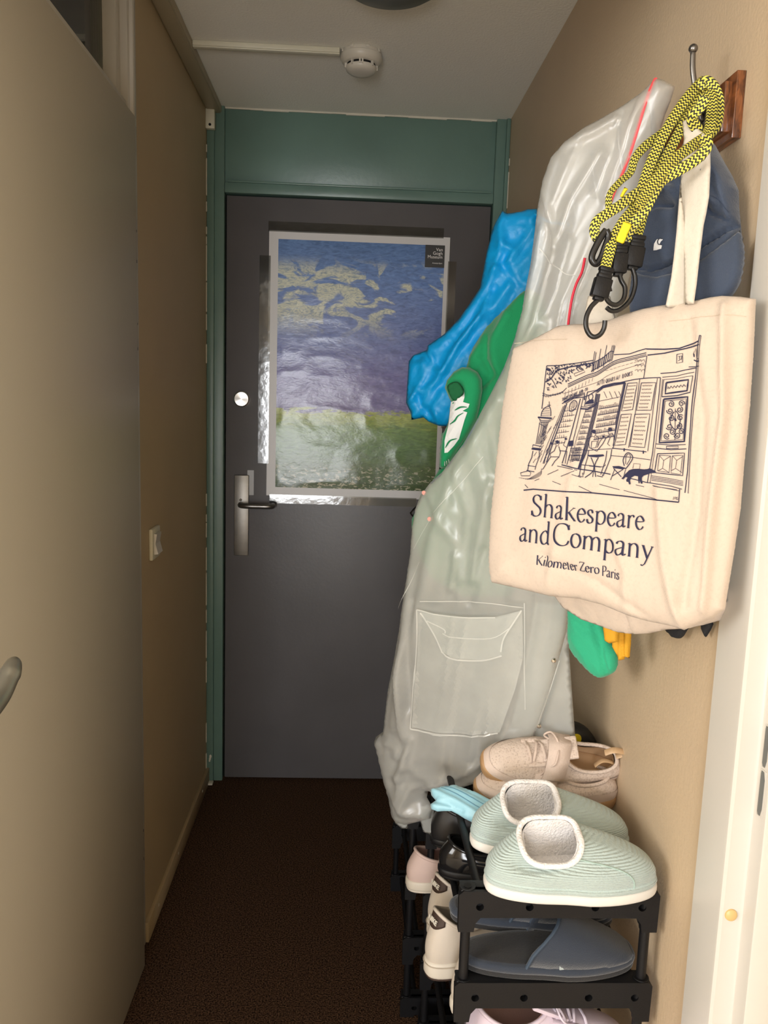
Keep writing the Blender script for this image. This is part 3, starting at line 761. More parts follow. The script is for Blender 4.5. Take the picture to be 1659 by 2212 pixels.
# ================================================================== BLUE PLASTIC BAG / JACKET FAR
def n_crumple(s, a, seed, k=1.0):
    def f(x, y):
        u = x * 0.85 + y * 0.5; v = -x * 0.5 + y * 0.85
        wv = 14 * fbm(x / 70, y / 70, seed + 9)
        return a * (1.0 * (crease((u + wv) / s, (v - wv) / (s * 2.2 * k), seed) - 0.3) + 0.5 * (crease((u - wv) / (s * 0.45), (v + wv) / (s * 0.9 * k), seed + 3) - 0.3) + 0.35 * fbm(u / 14, v / 18, seed + 1))
    return f
def n_folds(s, a, ang, seed, asp=5.0, warp=18):
    c_, s_ = math.cos(math.radians(ang)), math.sin(math.radians(ang))
    def f(x, y):
        wv = warp * fbm(x / 120, y / 120, seed + 9)
        u = x * c_ + y * s_; v = -x * s_ + y * c_
        return a * (fbm((v + wv) / s, u / (s * asp), seed, 3) * 2 + 0.5 * crease((v + wv) / (s * 0.6), u / (s * asp), seed + 4) - 0.2)
    return f
M_blue = mat('blue_coated_nylon', (0.0, 0.36, 0.82), 0.44, bump=0.35, bscale=70, spec=0.5)
M_blue2 = mat('bright_blue_lining', (0.005, 0.33, 0.68), 0.4)
blue = thing('blue_jacket', 'crumpled bright blue shiny jacket hanging furthest along the coat rack', 'jacket', (0.36, 1.86, 1.9))
pl_b = [(1150, 455, 1.80), (880, 880, 1.86), (1150, 900, 1.78)]
out = [(1085, 455), (1096, 461), (1111, 459), (1124, 457), (1140, 452), (1160, 451), (1175, 470), (1180, 560), (1170, 640), (1130, 760), (1075, 850), (1010, 900), (965, 921), (948, 920), (926, 911), (915, 902), (900, 905), (889, 907), (887, 891), (877, 870), (879, 839), (883, 780), (892, 768), (922, 756), (924, 746), (959, 722), (978, 703), (993, 687), (1015, 655), (1037, 622), (1044, 585), (1052, 542), (1056, 528), (1059, 516), (1062, 500), (1071, 479)]
rid = [([(1080, 470), (1085, 530), (1078, 570), (1050, 625), (1000, 700)], 9, 0.010), ([(1155, 500), (1100, 570), (1075, 585)], 6, 0.007), ([(1085, 575), (1120, 620)], 8, -0.008),
       ([(925, 750), (948, 800), (962, 805), (1000, 740), (1040, 690)], 7, 0.012), ([(885, 780), (920, 770), (960, 800)], 7, -0.007), ([(890, 865), (905, 850), (935, 835), (965, 800)], 8, 0.010),
       ([(905, 850), (912, 875), (940, 910)], 6, -0.010), ([(960, 850), (940, 880), (950, 915)], 8, 0.009), ([(1060, 640), (1040, 690), (990, 760)], 7, 0.008), ([(1110, 640), (1075, 700)], 7, -0.006)]
S_blue = puff('jacket_body', out, pl_b, 0.030, M_blue, blue, D=70, g=6, noise=n_crumple(28, 0.0075, 3), ridges=rid)

a_ = S_blue.pt(1156, 468, 0.0)
hk = rk.location + Vector((hook_tip.x - 0.004, 0.635, -0.026))
o = MB().tube(catmull([a_, (a_ + hk) / 2 + Vector((0, 0, -0.004)), hk + Vector((0, 0.002, 0.006)), hk + Vector((0.004, -0.004, 0.002))], 6), 0.003, 8).build('hanging_loop', M_blue2); world_parent(o, blue)

# ================================================================== GREEN SWEATSHIRT
M_grn = mat('green_fleece', (0.0, 0.29, 0.105), 0.85, bump=0.25, bscale=400, sheen=0.3)
M_grn2 = mat('green_fleece_inside', (0.005, 0.12, 0.04), 0.9, bump=0.3, bscale=300)
green = thing('green_sweatshirt', 'green sweatshirt with white print hanging between the blue jacket and the raincoat', 'sweatshirt', (0.34, 1.68, 1.6))
pl_g = [(1140, 620, 1.66), (900, 1100, 1.70), (1130, 1100, 1.58)]
out = [(1142, 622), (1130, 632), (1105, 655), (1078, 680), (1056, 702), (1038, 725), (1022, 750), (1014, 770), (1006, 800), (985, 840), (974, 868), (969, 913), (962, 928), (954, 939), (950, 980), (948, 1015), (930, 1045), (906, 1085), (897, 1105), (889, 1124), (889, 1140), (891, 1154), (905, 1200), (930, 1250), (1000, 1290), (1100, 1290), (1180, 1200), (1200, 1000), (1200, 760), (1175, 640)]
S_g = puff('sweatshirt_body', out, pl_g, 0.035, M_grn, green, D=60, g=7, noise=n_folds(26, 0.006, 115, 8), ridges=[([(1062, 740), (1058, 780), (1075, 815), (1050, 840)], 7, -0.014), ([(1110, 690), (1080, 760), (1090, 810)], 12, 0.010), ([(1130, 650), (1090, 720), (1030, 780)], 14, 0.010)])
pl_g2 = [(1000, 800, 1.625), (960, 1000, 1.645), (1040, 1000, 1.625)]
out = [(961, 838), (965, 822), (980, 803), (998, 793), (1015, 794), (1032, 804), (1041, 820), (1042, 845), (1036, 880), (1030, 905), (1015, 935), (990, 970), (965, 1010), (949, 1014), (950, 980), (955, 940), (968, 915), (974, 868)]
S_g2 = puff('sleeve', out, pl_g2, 0.020, M_grn, green, D=22, g=5, smooth_outline=False, ridges=[([(965, 835), (980, 825), (997, 830), (1002, 850)], 6, -0.010)])
out = [(966, 836), (977, 826), (990, 826), (1000, 838), (1002, 850), (994, 858), (984, 866), (975, 860)]
puff('sleeve_opening', out, [(a, b, c - 0.021) for a, b, c in pl_g2], 0.002, M_grn2, green, D=8, g=4, smooth_outline=True)
ink = Ink(S_g2, 0.002)
ink.poly([(975, 868), (985, 864), (996, 855), (1004, 843), (1006, 857), (1003, 867), (1009, 869), (1017, 871), (1014, 879), (1002, 886), (1012, 889), (1006, 906), (999, 930), (994, 946), (984, 960), (970, 975), (963, 976), (963, 950), (971, 915)])
o = ink.build('sleeve_print', mat('white_print', (0.80, 0.82, 0.82), 0.6), green)
ink = Ink(S_g2, 0.0035)
for p in ([(974, 915), (985, 907), (992, 897), (1004, 890)], [(965, 965), (975, 950), (990, 945)], [(985, 885), (998, 878), (1012, 878)]):
    ink = Ink(S_g2, 0.0035); ink.line(p, [1, 4, 3, 1], True); ink.build('print_line', mat('green_print_gap', (0.0, 0.2, 0.07), 0.8), green)
ink = Ink(S_g2, 0.003)
ink.line([(963, 1004), (963, 994), (967, 1003), (967, 993)], 1.8); ink.line([(971, 1000), (971, 990)], 1.8)
ink.build('small_print', MATS['white_print'], green)
sm = puff('strap_end', [(885, 1108), (893, 1098), (899, 1093), (903, 1105), (898, 1118), (890, 1116)], [(890, 1100, 1.74), (900, 1120, 1.74), (880, 1120, 1.74)], 0.004, M_black, None, D=6, g=3)
tag(sm.obj, 'tiny black strap end poking out left of the raincoat beside the poster bottom', 'strap')

# ================================================================== CLEAR RAINCOAT
rc = thing('raincoat', 'long frosted translucent raincoat with front pocket hanging from the coat rack', 'raincoat', (0.40, 1.35, 1.85))
pl_c = [(1440, 180, 1.20), (830, 1600, 1.60), (1240, 1600, 1.36)]
out = [(1418, 168), (1432, 172), (1458, 187), (1450, 215), (1436, 250), (1425, 290), (1405, 340), (1400, 400), (1385, 480), (1370, 560), (1350, 640), (1320, 720), (1300, 860), (1290, 1000), (1270, 1180), (1245, 1290), (1229, 1328), (1222, 1370), (1205, 1430), (1186, 1500), (1170, 1556), (1150, 1595), (1118, 1622), (1078, 1632), (1060, 1650), (1044, 1690), (1020, 1694), (985, 1706), (950, 1712), (925, 1708), (922, 1722), (935, 1745), (930, 1768), (905, 1775), (880, 1781), (858, 1777), (846, 1762), (838, 1720), (824, 1670), (815, 1630), (808, 1604), (812, 1592), (828, 1580), (830, 1556), (838, 1490), (850, 1430), (862, 1360), (868, 1312), (877, 1255), (886, 1195), (890, 1140), (897, 1100), (908, 1070), (930, 1042), (955, 1020), (1000, 960), (1034, 900), (1062, 846), (1090, 790), (1112, 730), (1128, 670), (1134, 630), (1146, 570), (1155, 500), (1160, 455), (1172, 390), (1190, 340), (1220, 306), (1262, 275), (1300, 255), (1345, 228), (1385, 200)]
rid = [([(930, 1050), (960, 1100), (1000, 1160), (1010, 1240)], 9, 0.008), ([(1090, 860), (1000, 1020), (950, 1150), (930, 1260), (880, 1420), (870, 1560)], 14, 0.014),
       ([(895, 1230), (880, 1330), (875, 1450), (890, 1560), (895, 1640)], 9, 0.012), ([(905, 1290), (895, 1420), (905, 1520)], 6, -0.010), ([(865, 1400), (880, 1520), (886, 1580)], 5, 0.008),
       ([(1075, 1040), (1050, 1140), (1040, 1240)], 12, 0.012), ([(1060, 1180), (1030, 1290)], 8, -0.010), ([(1000, 1190), (990, 1260)], 7, 0.010),
       ([(1180, 500), (1150, 640), (1120, 760)], 10, 0.010), ([(1310, 340), (1250, 440), (1210, 560), (1170, 700), (1130, 760)], 12, 0.016), ([(1240, 520), (1215, 620), (1190, 680)], 7, -0.012),
       ([(1220, 320), (1290, 290), (1340, 260)], 8, 0.010), ([(1180, 420), (1200, 470), (1215, 540)], 6, 0.008), ([(1350, 250), (1330, 330), (1300, 420)], 8, -0.008), ([(1395, 210), (1360, 330), (1320, 430)], 9, 0.010),
       ([(830, 1585), (870, 1600), (885, 1640), (850, 1690)], 10, 0.012), ([(895, 1590), (870, 1640), (850, 1700)], 6, -0.008), ([(1050, 1640), (960, 1680), (900, 1690), (880, 1730)], 8, 0.012),
       ([(905, 1580), (880, 1660), (870, 1720)], 6, 0.010), ([(945, 1700), (915, 1730), (920, 1760)], 5, 0.008), ([(1110, 1560), (1050, 1640), (1030, 1680)], 8, 0.007), ([(850, 1700), (880, 1740), (925, 1755)], 6, 0.007)]
def n_coat(x, y):
    wv = 16 * fbm(x / 150, y / 220, 31)
    t = np.clip((y - 650) / 450, 0, 1)
    cr = x * (0.91 + 0.07 * t) + y * (0.42 - 0.27 * t)
    h_ = 0.011 * fbm((cr + wv) / 34, y / 520, 5, 2) + 0.004 * np.maximum(0, crease((cr - wv) / 27, (y + 3 * wv) / 330, 11))
    low = np.clip((y - 1560) / 110, 0, 1)
    pkt = ((x > 918) & (x < 1146) & (y > 1290) & (y < 1565))
    return h_ * np.where(pkt, 0.35, 1.0) + low * 0.0048 * (crease((x + wv) / 32, (y - wv) / 40, 21) + 0.5 * crease((x - wv) / 18, (y + wv) / 24, 22))
rid = [(a, b * 1.1, c * 0.75) for a, b, c in rid]
S_c = puff('raincoat_body', out, pl_c, 0.030, M_film, rc, back=0.015, D=95, g=7, noise=n_coat, ridges=rid)
# back panel seen beside the front edge
puff('back_panel', [(1222, 1300), (1240, 1310), (1229, 1400), (1236, 1500), (1241, 1570), (1245, 1622), (1200, 1632), (1140, 1636), (1085, 1640), (1100, 1560), (1130, 1450), (1150, 1300)], [(1230, 1330, 1.37), (1090, 1620, 1.45), (1244, 1620, 1.375)], 0.004, M_film2, rc, back=0.001, D=30, g=10)
ink = Ink(S_c, 0.003)
# welded seams: pocket outline, flap, hem, front placket, shoulder
for P, wd in (([(926, 1300), (921, 1400), (915, 1480), (910, 1553)], 2.2), ([(910, 1553), (960, 1564), (1040, 1569), (1095, 1562)], 3.0), ([(926, 1300), (960, 1311), (1020, 1318), (1090, 1318)], 2.2),
              ([(929, 1285), (980, 1287), (1060, 1290), (1146, 1300)], 2.0), ([(1148, 1290), (1148, 1400), (1146, 1520)], 1.6), ([(1146, 1302), (1128, 1330), (1108, 1362), (1102, 1390)], 3.2), ([(932, 1308), (958, 1350), (976, 1390)], 3.0),
              ([(978, 1352), (1000, 1360), (1080, 1362), (1120, 1340)], 2.0), ([(975, 1390), (1000, 1406), (1060, 1409), (1104, 1398)], 3.2), ([(945, 1325), (980, 1343), (983, 1352)], 2.5),
              ([(1210, 1425), (1186, 1500), (1166, 1560)], 1.5), ([(868, 1312), (900, 1260), (930, 1200)], 1.6), ([(1180, 540), (1230, 590), (1262, 596)], 2.0), ([(905, 1180), (950, 1110), (1010, 1040), (1060, 980)], 1.2)):
    ink = Ink(S_c, 0.0135 if P[0][0] < 1147 and P[0][1] > 1295 and P[0][1] < 1560 else 0.004); ink.line(P, wd, True); ink.build('welded_seam', M_filmedge, rc)
pk = puff('pocket_patch', [(924, 1300), (1146, 1304), (1144, 1400), (1120, 1480), (1097, 1560), (1040, 1568), (960, 1563), (911, 1552), (918, 1440)], [(924, 1300, 1.475), (911, 1552, 1.515), (1146, 1400, 1.36)], 0.006, M_film2, rc, back=0.001, D=40, g=9, noise=n_folds(40, 0.003, 80, 44, 3)) if False else None
pw = [(925, 1302), (960, 1311), (1020, 1318), (1090, 1318), (1145, 1303), (1147, 1400), (1130, 1470), (1097, 1562), (1040, 1568), (960, 1563), (911, 1552), (915, 1480), (921, 1400)]
ink = Ink(S_c, 0.009); ink.poly(pw); ink.build('pocket', M_film2, rc)
ink = Ink(S_c, 0.012); ink.poly([(932, 1308), (1000, 1316), (1090, 1320), (1144, 1305), (1127, 1332), (1108, 1362), (1103, 1397), (1060, 1408), (1000, 1405), (976, 1390), (957, 1350)]); ink.build('pocket_flap', M_film2, rc)
# red piping inside the hood and red drawcord
M_red = mat('red_cord', (0.72, 0.015, 0.05), 0.45)
P = [(1418, 172), (1411, 200), (1400, 240), (1385, 290), (1368, 345), (1352, 390), (1335, 430), (1322, 470)]
pts = S_c.ptm(P, -0.0015)
inv = parent_matrix(rc).inverted()
MB().tube([inv @ Vector(q) for q in catmull(pts, 4)], 0.0030, 8, flat=0.6).build('zip_piping', mat('red_piping', (0.85, 0.09, 0.10), 0.4), rc)
P = [(1280, 560), (1273, 590), (1262, 612), (1253, 640), (1248, 668), (1244, 700), (1240, 740)]
pts = S_c.ptm(P, 0.006)
MB().tube([inv @ Vector(q) for q in catmull(pts, 4)], 0.0021, 8).build('drawcord', M_red, rc)
for (a, b) in ((1201, 1421), (1165, 1567)):
    q = inv @ S_c.pt(a, b, 0.002)
    mb = MB().lathe([(0, 0.004), (0.003, 0.0035), (0.005, 0.001), (0.0052, 0)], 16, Matrix.Translation(q) @ S_c.n.to_track_quat('Z', 'Y').to_matrix().to_4x4())
    mb.build('snap_button', M_chrome, rc)
for (a, b) in ((922, 1062), (943, 1114)):
    q = inv @ S_c.pt(a, b, 0.001)
    MB().lathe([(0, 0.0015), (0.004, 0.001), (0.0045, 0)], 16, Matrix.Translation(q) @ S_c.n.to_track_quat('Z', 'Y').to_matrix().to_4x4()).build('red_dot', mat('faded_red', (0.75, 0.35, 0.30), 0.5), rc)
# trailing hem tabs
puff('hem_flap', [(905, 1745), (925, 1735), (938, 1750), (943, 1775), (940, 1795), (930, 1803), (914, 1797), (908, 1775)], [(905, 1740, 1.56), (940, 1740, 1.56), (925, 1800, 1.57)], 0.003, M_film2, rc, D=12, g=5)
puff('hem_flap', [(850, 1760), (880, 1775), (882, 1790), (868, 1790), (853, 1778)], [(850, 1760, 1.60), (880, 1760, 1.60), (865, 1790, 1.60)], 0.003, M_film2, rc, D=12, g=5)

# ================================================================== GREEN + MUSTARD CLOTHS UNDER THE TOTE BAG
tg = thing('green_cloth', 'sea-green cloth bag hanging out below the canvas tote bag', 'cloth bag', (0.43, 1.24, 0.95))
M_sea = mat('sea_green_fabric', (0.02, 0.38, 0.20), 0.85, bump=0.3, bscale=300, sheen=0.2)
pl_s = [(1230, 1330, 1.30), (1330, 1450, 1.24), (1230, 1450, 1.30)]
puff('cloth_body', [(1232, 1300), (1275, 1300), (1300, 1340), (1312, 1378), (1330, 1402), (1334, 1428), (1330, 1448), (1316, 1458), (1298, 1464), (1284, 1458), (1262, 1438), (1240, 1412), (1228, 1385), (1228, 1345)], pl_s, 0.022, M_sea, tg, D=35, g=5, noise=n_folds(18, 0.003, 60, 4), ridges=[([(1290, 1345), (1308, 1400), (1318, 1455)], 5, -0.008), ([(1262, 1340), (1280, 1360), (1297, 1348)], 4, -0.004)], smooth_outline=True)
ty = thing('mustard_cloth', 'mustard yellow folded strap cloth hanging below the canvas tote bag', 'cloth', (0.46, 1.20, 0.97))
M_mus = mat('mustard_fabric', (0.66, 0.33, 0.015), 0.8, bump=0.3, bscale=300)
puff('cloth_fold', [(1300, 1335), (1338, 1335), (1336, 1386), (1316, 1390), (1306, 1384)], [(1300, 1340, 1.20), (1340, 1340, 1.18), (1320, 1390, 1.19)], 0.008, M_mus, ty, D=12, g=4)
puff('cloth_fold', [(1325, 1340), (1366, 1340), (1362, 1400), (1360, 1422), (1350, 1419), (1349, 1424), (1337, 1427), (1330, 1410), (1322, 1395)], [(1330, 1340, 1.22), (1366, 1340, 1.20), (1340, 1425, 1.21)], 0.008, M_mus, ty, D=10, g=4, ridges=[([(1349, 1350), (1348, 1424)], 3, -0.006), ([(1337, 1350), (1337, 1420)], 2.5, -0.003)])
b1 = puff('glove', [(1430, 1345), (1488, 1345), (1482, 1366), (1472, 1378), (1458, 1378), (1446, 1369)], [(1440, 1345, 1.12), (1488, 1345, 1.09), (1460, 1378, 1.11)], 0.008, mat('black_knit', (0.012, 0.012, 0.014), 0.85, bump=0.4, bscale=300), None, D=12, g=4, smooth_outline=True)
tag(b1.obj, 'black fabric tip showing below the tote bag, left of the two', 'garment')
b2 = puff('glove', [(1512, 1335), (1534, 1335), (1540, 1350), (1530, 1370), (1524, 1376), (1518, 1366)], [(1512, 1335, 1.05), (1536, 1335, 1.035), (1525, 1376, 1.04)], 0.006, MATS['black_knit'], None, D=10, g=4, smooth_outline=True)
tag(b2.obj, 'black fabric tip showing below the tote bag next to the door frame', 'garment')

# ================================================================== NAVY CAP
M_cap = mat('faded_navy_twill', (0.036, 0.052, 0.088), 0.85, bump=0.35, bscale=500, var=0.10, vscale=14, sheen=0.25)
cap = thing('baseball_cap', 'faded navy baseball cap hanging behind the tote bag straps', 'cap', (0.45, 1.05, 1.72))
pl_k = [(1440, 400, 1.115), (1600, 500, 1.035), (1440, 640, 1.095)]
crown = [(1500, 285), (1530, 296), (1546, 315), (1562, 345), (1582, 380), (1596, 412), (1597, 450), (1601, 492), (1604, 540), (1600, 590), (1580, 640), (1500, 690), (1400, 690), (1368, 650), (1366, 590), (1376, 520), (1384, 450), (1398, 404), (1440, 372), (1470, 335), (1484, 300)]
S_cap = puff('crown', crown, pl_k, 0.030, M_cap, cap, D=60, g=6, back=0.022, noise=n_folds(30, 0.004, 50, 61),
   ridges=[(a, b, c * 1.7) for a, b, c in [([(1395, 440), (1430, 428), (1470, 425)], 9, 0.010), ([(1390, 462), (1430, 450), (1465, 452)], 8, -0.012), ([(1540, 330), (1570, 400), (1590, 480)], 10, 0.006), ([(1545, 400), (1530, 440), (1548, 470), (1596, 490)], 5, -0.006), ([(1550, 350), (1535, 420), (1560, 450)], 8, 0.008), ([(1372, 582), (1421, 592), (1485, 573), (1516, 554), (1564, 519), (1599, 490)], 4, -0.010)]])
brim = [(1366, 586), (1395, 594), (1421, 597), (1460, 588), (1487, 577), (1516, 560), (1564, 525), (1600, 496), (1606, 545), (1601, 590), (1590, 620), (1575, 640), (1540, 672), (1470, 700), (1400, 700), (1362, 690), (1358, 640)]
puff('brim', brim, [(a, b, c - 0.030) for a, b, c in pl_k], 0.010, M_cap, cap, D=14, g=7, back=0.02)
q = parent_matrix(cap).inverted() @ S_cap.pt(1451, 430, 0.002)
MB().sphere(q, 0.0075, (1, 1, 0.8), 16).build('cap_button', M_cap, cap)
ink = Ink(S_cap, 0.0025)
ink.poly([(1436, 540), (1441, 530), (1450, 527), (1453, 530), (1449, 534), (1447, 541), (1452, 543), (1451, 550), (1440, 553), (1433, 553)], g=4)
ink.build('logo_patch', mat('white_embroidery', (0.80, 0.80, 0.80), 0.8), cap)
ink = Ink(S_cap, 0.004)
ink.line([(1453, 529), (1447, 528), (1444, 534), (1446, 541), (1452, 541)], 2.0, True)
ink.build('logo_line', mat('dark_embroidery', (0.02, 0.025, 0.04), 0.8), cap)
for P in ([(1400, 455), (1390, 520), (1378, 575)], [(1548, 400), (1532, 460), (1520, 545)], [(1530, 470), (1560, 440), (1590, 470)]):
    ink = Ink(S_cap, 0.0015); ink.line(P, 1.0, True); ink.build('stitched_seam', mat('navy_stitching', (0.03, 0.045, 0.085), 0.8), cap)

# ================================================================== CANVAS TOTE BAG
tote = thing('tote_bag', 'natural canvas tote bag printed with a bookshop drawing, hanging on the nearest coat hook', 'tote bag', (0.37, 1.09, 1.55))
pl_t = [(1110, 750, 1.19), (1635, 640, 0.955), (1060, 1260, 1.175)]
body = [(1110, 752), (1126, 744), (1160, 728), (1205, 704), (1240, 700), (1262, 700), (1290, 697), (1320, 690), (1350, 678), (1385, 668), (1420, 661), (1460, 655), (1500, 650), (1535, 642), (1560, 639), (1600, 641), (1633, 646), (1628, 760), (1620, 880), (1608, 1000), (1600, 1100), (1585, 1200), (1570, 1290), (1566, 1316), (1540, 1334), (1508, 1348), (1478, 1361), (1450, 1352), (1400, 1342), (1358, 1330), (1300, 1306), (1250, 1293), (1190, 1288), (1120, 1271), (1062, 1258), (1058, 1235), (1056, 1210), (1060, 1120), (1072, 1000), (1086, 880), (1098, 810)]
def n_tote(x, y):
    top = np.clip(1 - (y - 640) / 160, 0, 1); bot = np.clip((y - 1150) / 180, 0, 1); rgt = np.clip((x - 1500) / 90, 0, 1)
    wv = 14 * fbm(x / 90, y / 120, 71)
    return 0.0035 * fbm((x + wv) / 46, y / 240, 51, 2) + top * 0.006 * fbm((x + wv) / 22, y / 120, 52, 2) + bot * 0.010 * fbm((x + wv) / 50, (y + x * .2) / 130, 53, 2) + rgt * 0.010 * fbm((x + 0.1 * y) / 24, y / 300, 54, 2)
rid = [([(1205, 780), (1160, 1000), (1110, 1180)], 30, -0.004), ([(1262, 1000), (1235, 1120), (1190, 1290)], 10, 0.0035), ([(1190, 1200), (1300, 1250), (1420, 1345)], 9, -0.004),
       ([(1440, 1060), (1450, 1200), (1480, 1355)], 11, 0.006), ([(1500, 700), (1530, 900), (1520, 1100), (1490, 1300)], 12, -0.006), ([(1575, 660), (1575, 900), (1545, 1150), (1530, 1320)], 9, 0.008), ([(1340, 1150), (1370, 1230), (1360, 1320)], 9, 0.004)]
S_t = puff('bag_body', body, pl_t, 0.026, M_canvas, tote, D=110, g=6, back=0.030, noise=n_tote, ridges=rid)
gus = [(1185, 1270), (1215, 1312), (1255, 1338), (1295, 1352), (1335, 1366), (1370, 1370), (1405, 1368), (1440, 1360), (1480, 1358), (1520, 1350), (1556, 1340), (1568, 1318), (1572, 1270), (1400, 1230)]
puff('bag_bottom', gus, [(1185, 1270, 1.165), (1570, 1330, 1.00), (1340, 1366, 1.115)], 0.010, M_canvas, tote, D=40, g=7, back=0.02, noise=n_folds(34, 0.006, 80, 91, 3), ridges=[([(1345, 1300), (1368, 1368)], 5, -0.008), ([(1480, 1340), (1500, 1352)], 5, 0.006)])
# stitched top hem and small side seams
ink = Ink(S_t, 0.0012)
ink.line([(1112, 742), (1160, 738), (1205, 737), (1240, 737)], 1.0); ink.build('stitching', mat('cream_thread', (0.55, 0.45, 0.34), 0.8), tote); ink = Ink(S_t, 0.0012); ink.line([(1460, 700), (1530, 690), (1600, 686), (1631, 688)], 1.0)
ink.build('stitching', mat('cream_thread', (0.55, 0.45, 0.34), 0.8), tote)
# straps
st_b = [(1469, 395), (1480, 480), (1496, 560), (1490, 664), (1437, 664), (1444, 630), (1450, 598), (1456, 550), (1461, 503), (1466, 440)]
puff('shoulder_strap', st_b, [(1466, 400, 1.045), (1500, 500, 1.035), (1450, 660, 1.012)], 0.0022, M_canvas2, tote, D=9, g=6)
st_a = [(1474, 262), (1482, 258), (1491, 262), (1510, 280), (1528, 295), (1534, 310), (1535, 361), (1532, 424), (1526, 460), (1520, 487), (1512, 551), (1505, 614), (1499, 656), (1480, 658), (1479, 582), (1474, 510), (1468, 450), (1470, 400), (1472, 361), (1477, 300)]
puff('shoulder_strap', st_a, [(1484, 262, 1.085), (1535, 361, 1.030), (1490, 656, 0.995)], 0.003, M_canvas2, tote, D=9, g=6)
st_c = [(1270, 640), (1300, 628), (1318, 640), (1330, 690), (1322, 700), (1290, 706), (1262, 702), (1264, 670)]
puff('shoulder_strap', st_c, [(1270, 640, 1.13), (1320, 640, 1.12), (1290, 700, 1.125)], 0.002, M_canvas2, tote, D=9, g=6)

# ---- printed drawing on the tote bag.  q() reads crop coordinates of the enlarged print
def q(P): return [(1130 + x / 3.858, 720 + y / 3.858) for x, y in P]
ink = Ink(S_t, 0.0012)
def ln(P, wd=1.3, sm=False): ink.line(q(P), wd, sm)
# frame
ln([(258, 285), (222, 640)], 1.6); ln([(258, 285), (380, 285), (520, 268), (660, 245)], 1.8); ln([(830, 200), (960, 195), (1040, 168), (1100, 152)], 1.8); ln([(1100, 155), (1250, 158), (1370, 150), (1440, 118), (1525, 90)], 2.6)
ln([(1110, 205), (1250, 190), (1390, 158), (1470, 130), (1530, 118)], 2.4); ln([(1535, 42), (1520, 120), (1490, 360), (1470, 600), (1450, 900), (1435, 1150), (1415, 1330)], 1.8); ln([(1546, 45), (1500, 400), (1462, 900), (1440, 1335)], 1.2); ln([(1535, 42), (1546, 45)], 1.4)
ln([(70, 1308), (160, 1300), (400, 1318), (650, 1330), (900, 1355), (1100, 1378), (1365, 1407)], 2.6); ln([(1365, 1407), (1372, 1300)], 1.8)
# roof lines / balcony
for d, wd in ((0, 1.6), (14, 1.1), (26, 1.4)): ln([(450, 440 + d), (600, 370 + d), (690, 340 + d), (830, 255 + d), (980, 215 + d), (1100, 185 + d)], wd, True)
for x, yt, yb in ((668, 170, 345), (680, 180, 340), (718, 150, 320), (765, 120, 300), (812, 122, 262), (825, 120, 255), (835, 125, 250)): ln([(x, yt), (x - 22, yb)], 1.2)
ln([(650, 270), (740, 225), (800, 170), (830, 175)], 1.6); ln([(640, 335), (730, 290), (800, 240)], 1.6)
for k in range(8): ln([(668 + k * 17, 262 - k * 11), (656 + k * 17, 330 - k * 10)], 1.5)
# facade band with lettering
ln([(410, 520), (600, 455), (700, 420), (800, 360), (980, 300), (1080, 270)], 0.7, True); ln([(400, 600), (480, 560), (600, 540), (690, 490), (780, 455), (900, 425), (1045, 398), (1215, 388)], 1.8, True)
ln([(1105, 210), (1078, 395)], 1.4); ln([(1215, 388), (1205, 500), (1150, 1000), (1105, 1250)], 1.6); ln([(1232, 400), (1180, 900), (1128, 1250)], 1.0); ln([(1045, 400), (1010, 660), (950, 960)], 1.3); ln([(1100, 1245), (1170, 1255), (1300, 1275), (1390, 1300)], 1.6)
for k in range(9): ln([(430 + 28 * k, 500 - 14 * k), (424 + 28 * k, 545 - 16 * k)], 0.7)
for k in range(9): ln([(760 + 34 * k, 330 - 9 * k), (785 + 34 * k, 326 - 10 * k)], 0.6); ln([(1005 + (k % 3) * 28, 250 + (k // 3) * 40), (1025 + (k % 3) * 28, 240 + (k // 3) * 40), (1032 + (k % 3) * 28, 262 + (k // 3) * 40)], 0.9)
# shop windows
for d in (0, 8, 16): ln([(430 - d, 600 - d), (500, 555 - d), (585, 525 - d), (582 + d * .4, 570)], 1.5 if d else 1.2)
ln([(440, 600), (330, 900), (270, 1080)], 2.0); ln([(425, 610), (310, 900), (240, 1090)], 1.6); ln([(410, 620), (290, 900), (215, 1080)], 1.0); ln([(552, 560), (470, 860), (400, 1090)], 1.8); ln([(575, 550), (520, 790), (440, 1100)], 1.3); ln([(600, 640), (520, 880), (470, 1080)], 0.9)
for d in (0, 9, 17): ln([(690 - d * .5, 510 - d), (740, 470 - d), (830, 450 - d), (925, 435 - d * .6)], 1.8)
for d in (0, 9, 18, 27): ln([(712 - d, 520), (690 - d, 640), (640 - d, 840), (600 - d, 1000), (545 - d * .3, 1130)], 1.3 if d % 2 else 1.9)
ln([(922, 440), (890, 580), (850, 760), (830, 900)], 2.4); ln([(912, 440), (876, 600), (840, 760)], 1.3)
ln([(705, 580), (880, 545)], 1.0); 
for x in (745, 790, 835, 870): ln([(x, 500), (x + 25, 555)], 1.0)
for r_ in range(6):
    y_ = 625 + r_ * 50
    ln([(700 - r_ * 8, y_ + 20), (875 - r_ * 9, y_ - 8)], 1.5)
    for k in range(9):
        xx = 708 - r_ * 8 + k * 18; hh = random.uniform(14, 32); yy = y_ + 18 - k * 3
        ln([(xx, yy), (xx + 1, yy - hh), (xx + 11, yy - hh - 2), (xx + 11, yy - 2)], 0.8)
for r_ in range(10):
    y_ = 660 + r_ * 45
    ln([(590 - r_ * 12, y_ + 8), (650 - r_ * 10, y_ + 2)], 1.2)
    for k in range(4):
        xx = 594 - r_ * 12 + k * 14; hh = random.uniform(12, 24); ln([(xx, y_ + 6), (xx + 1, y_ - hh), (xx + 9, y_ - hh), (xx + 9, y_ + 5)], 0.7)
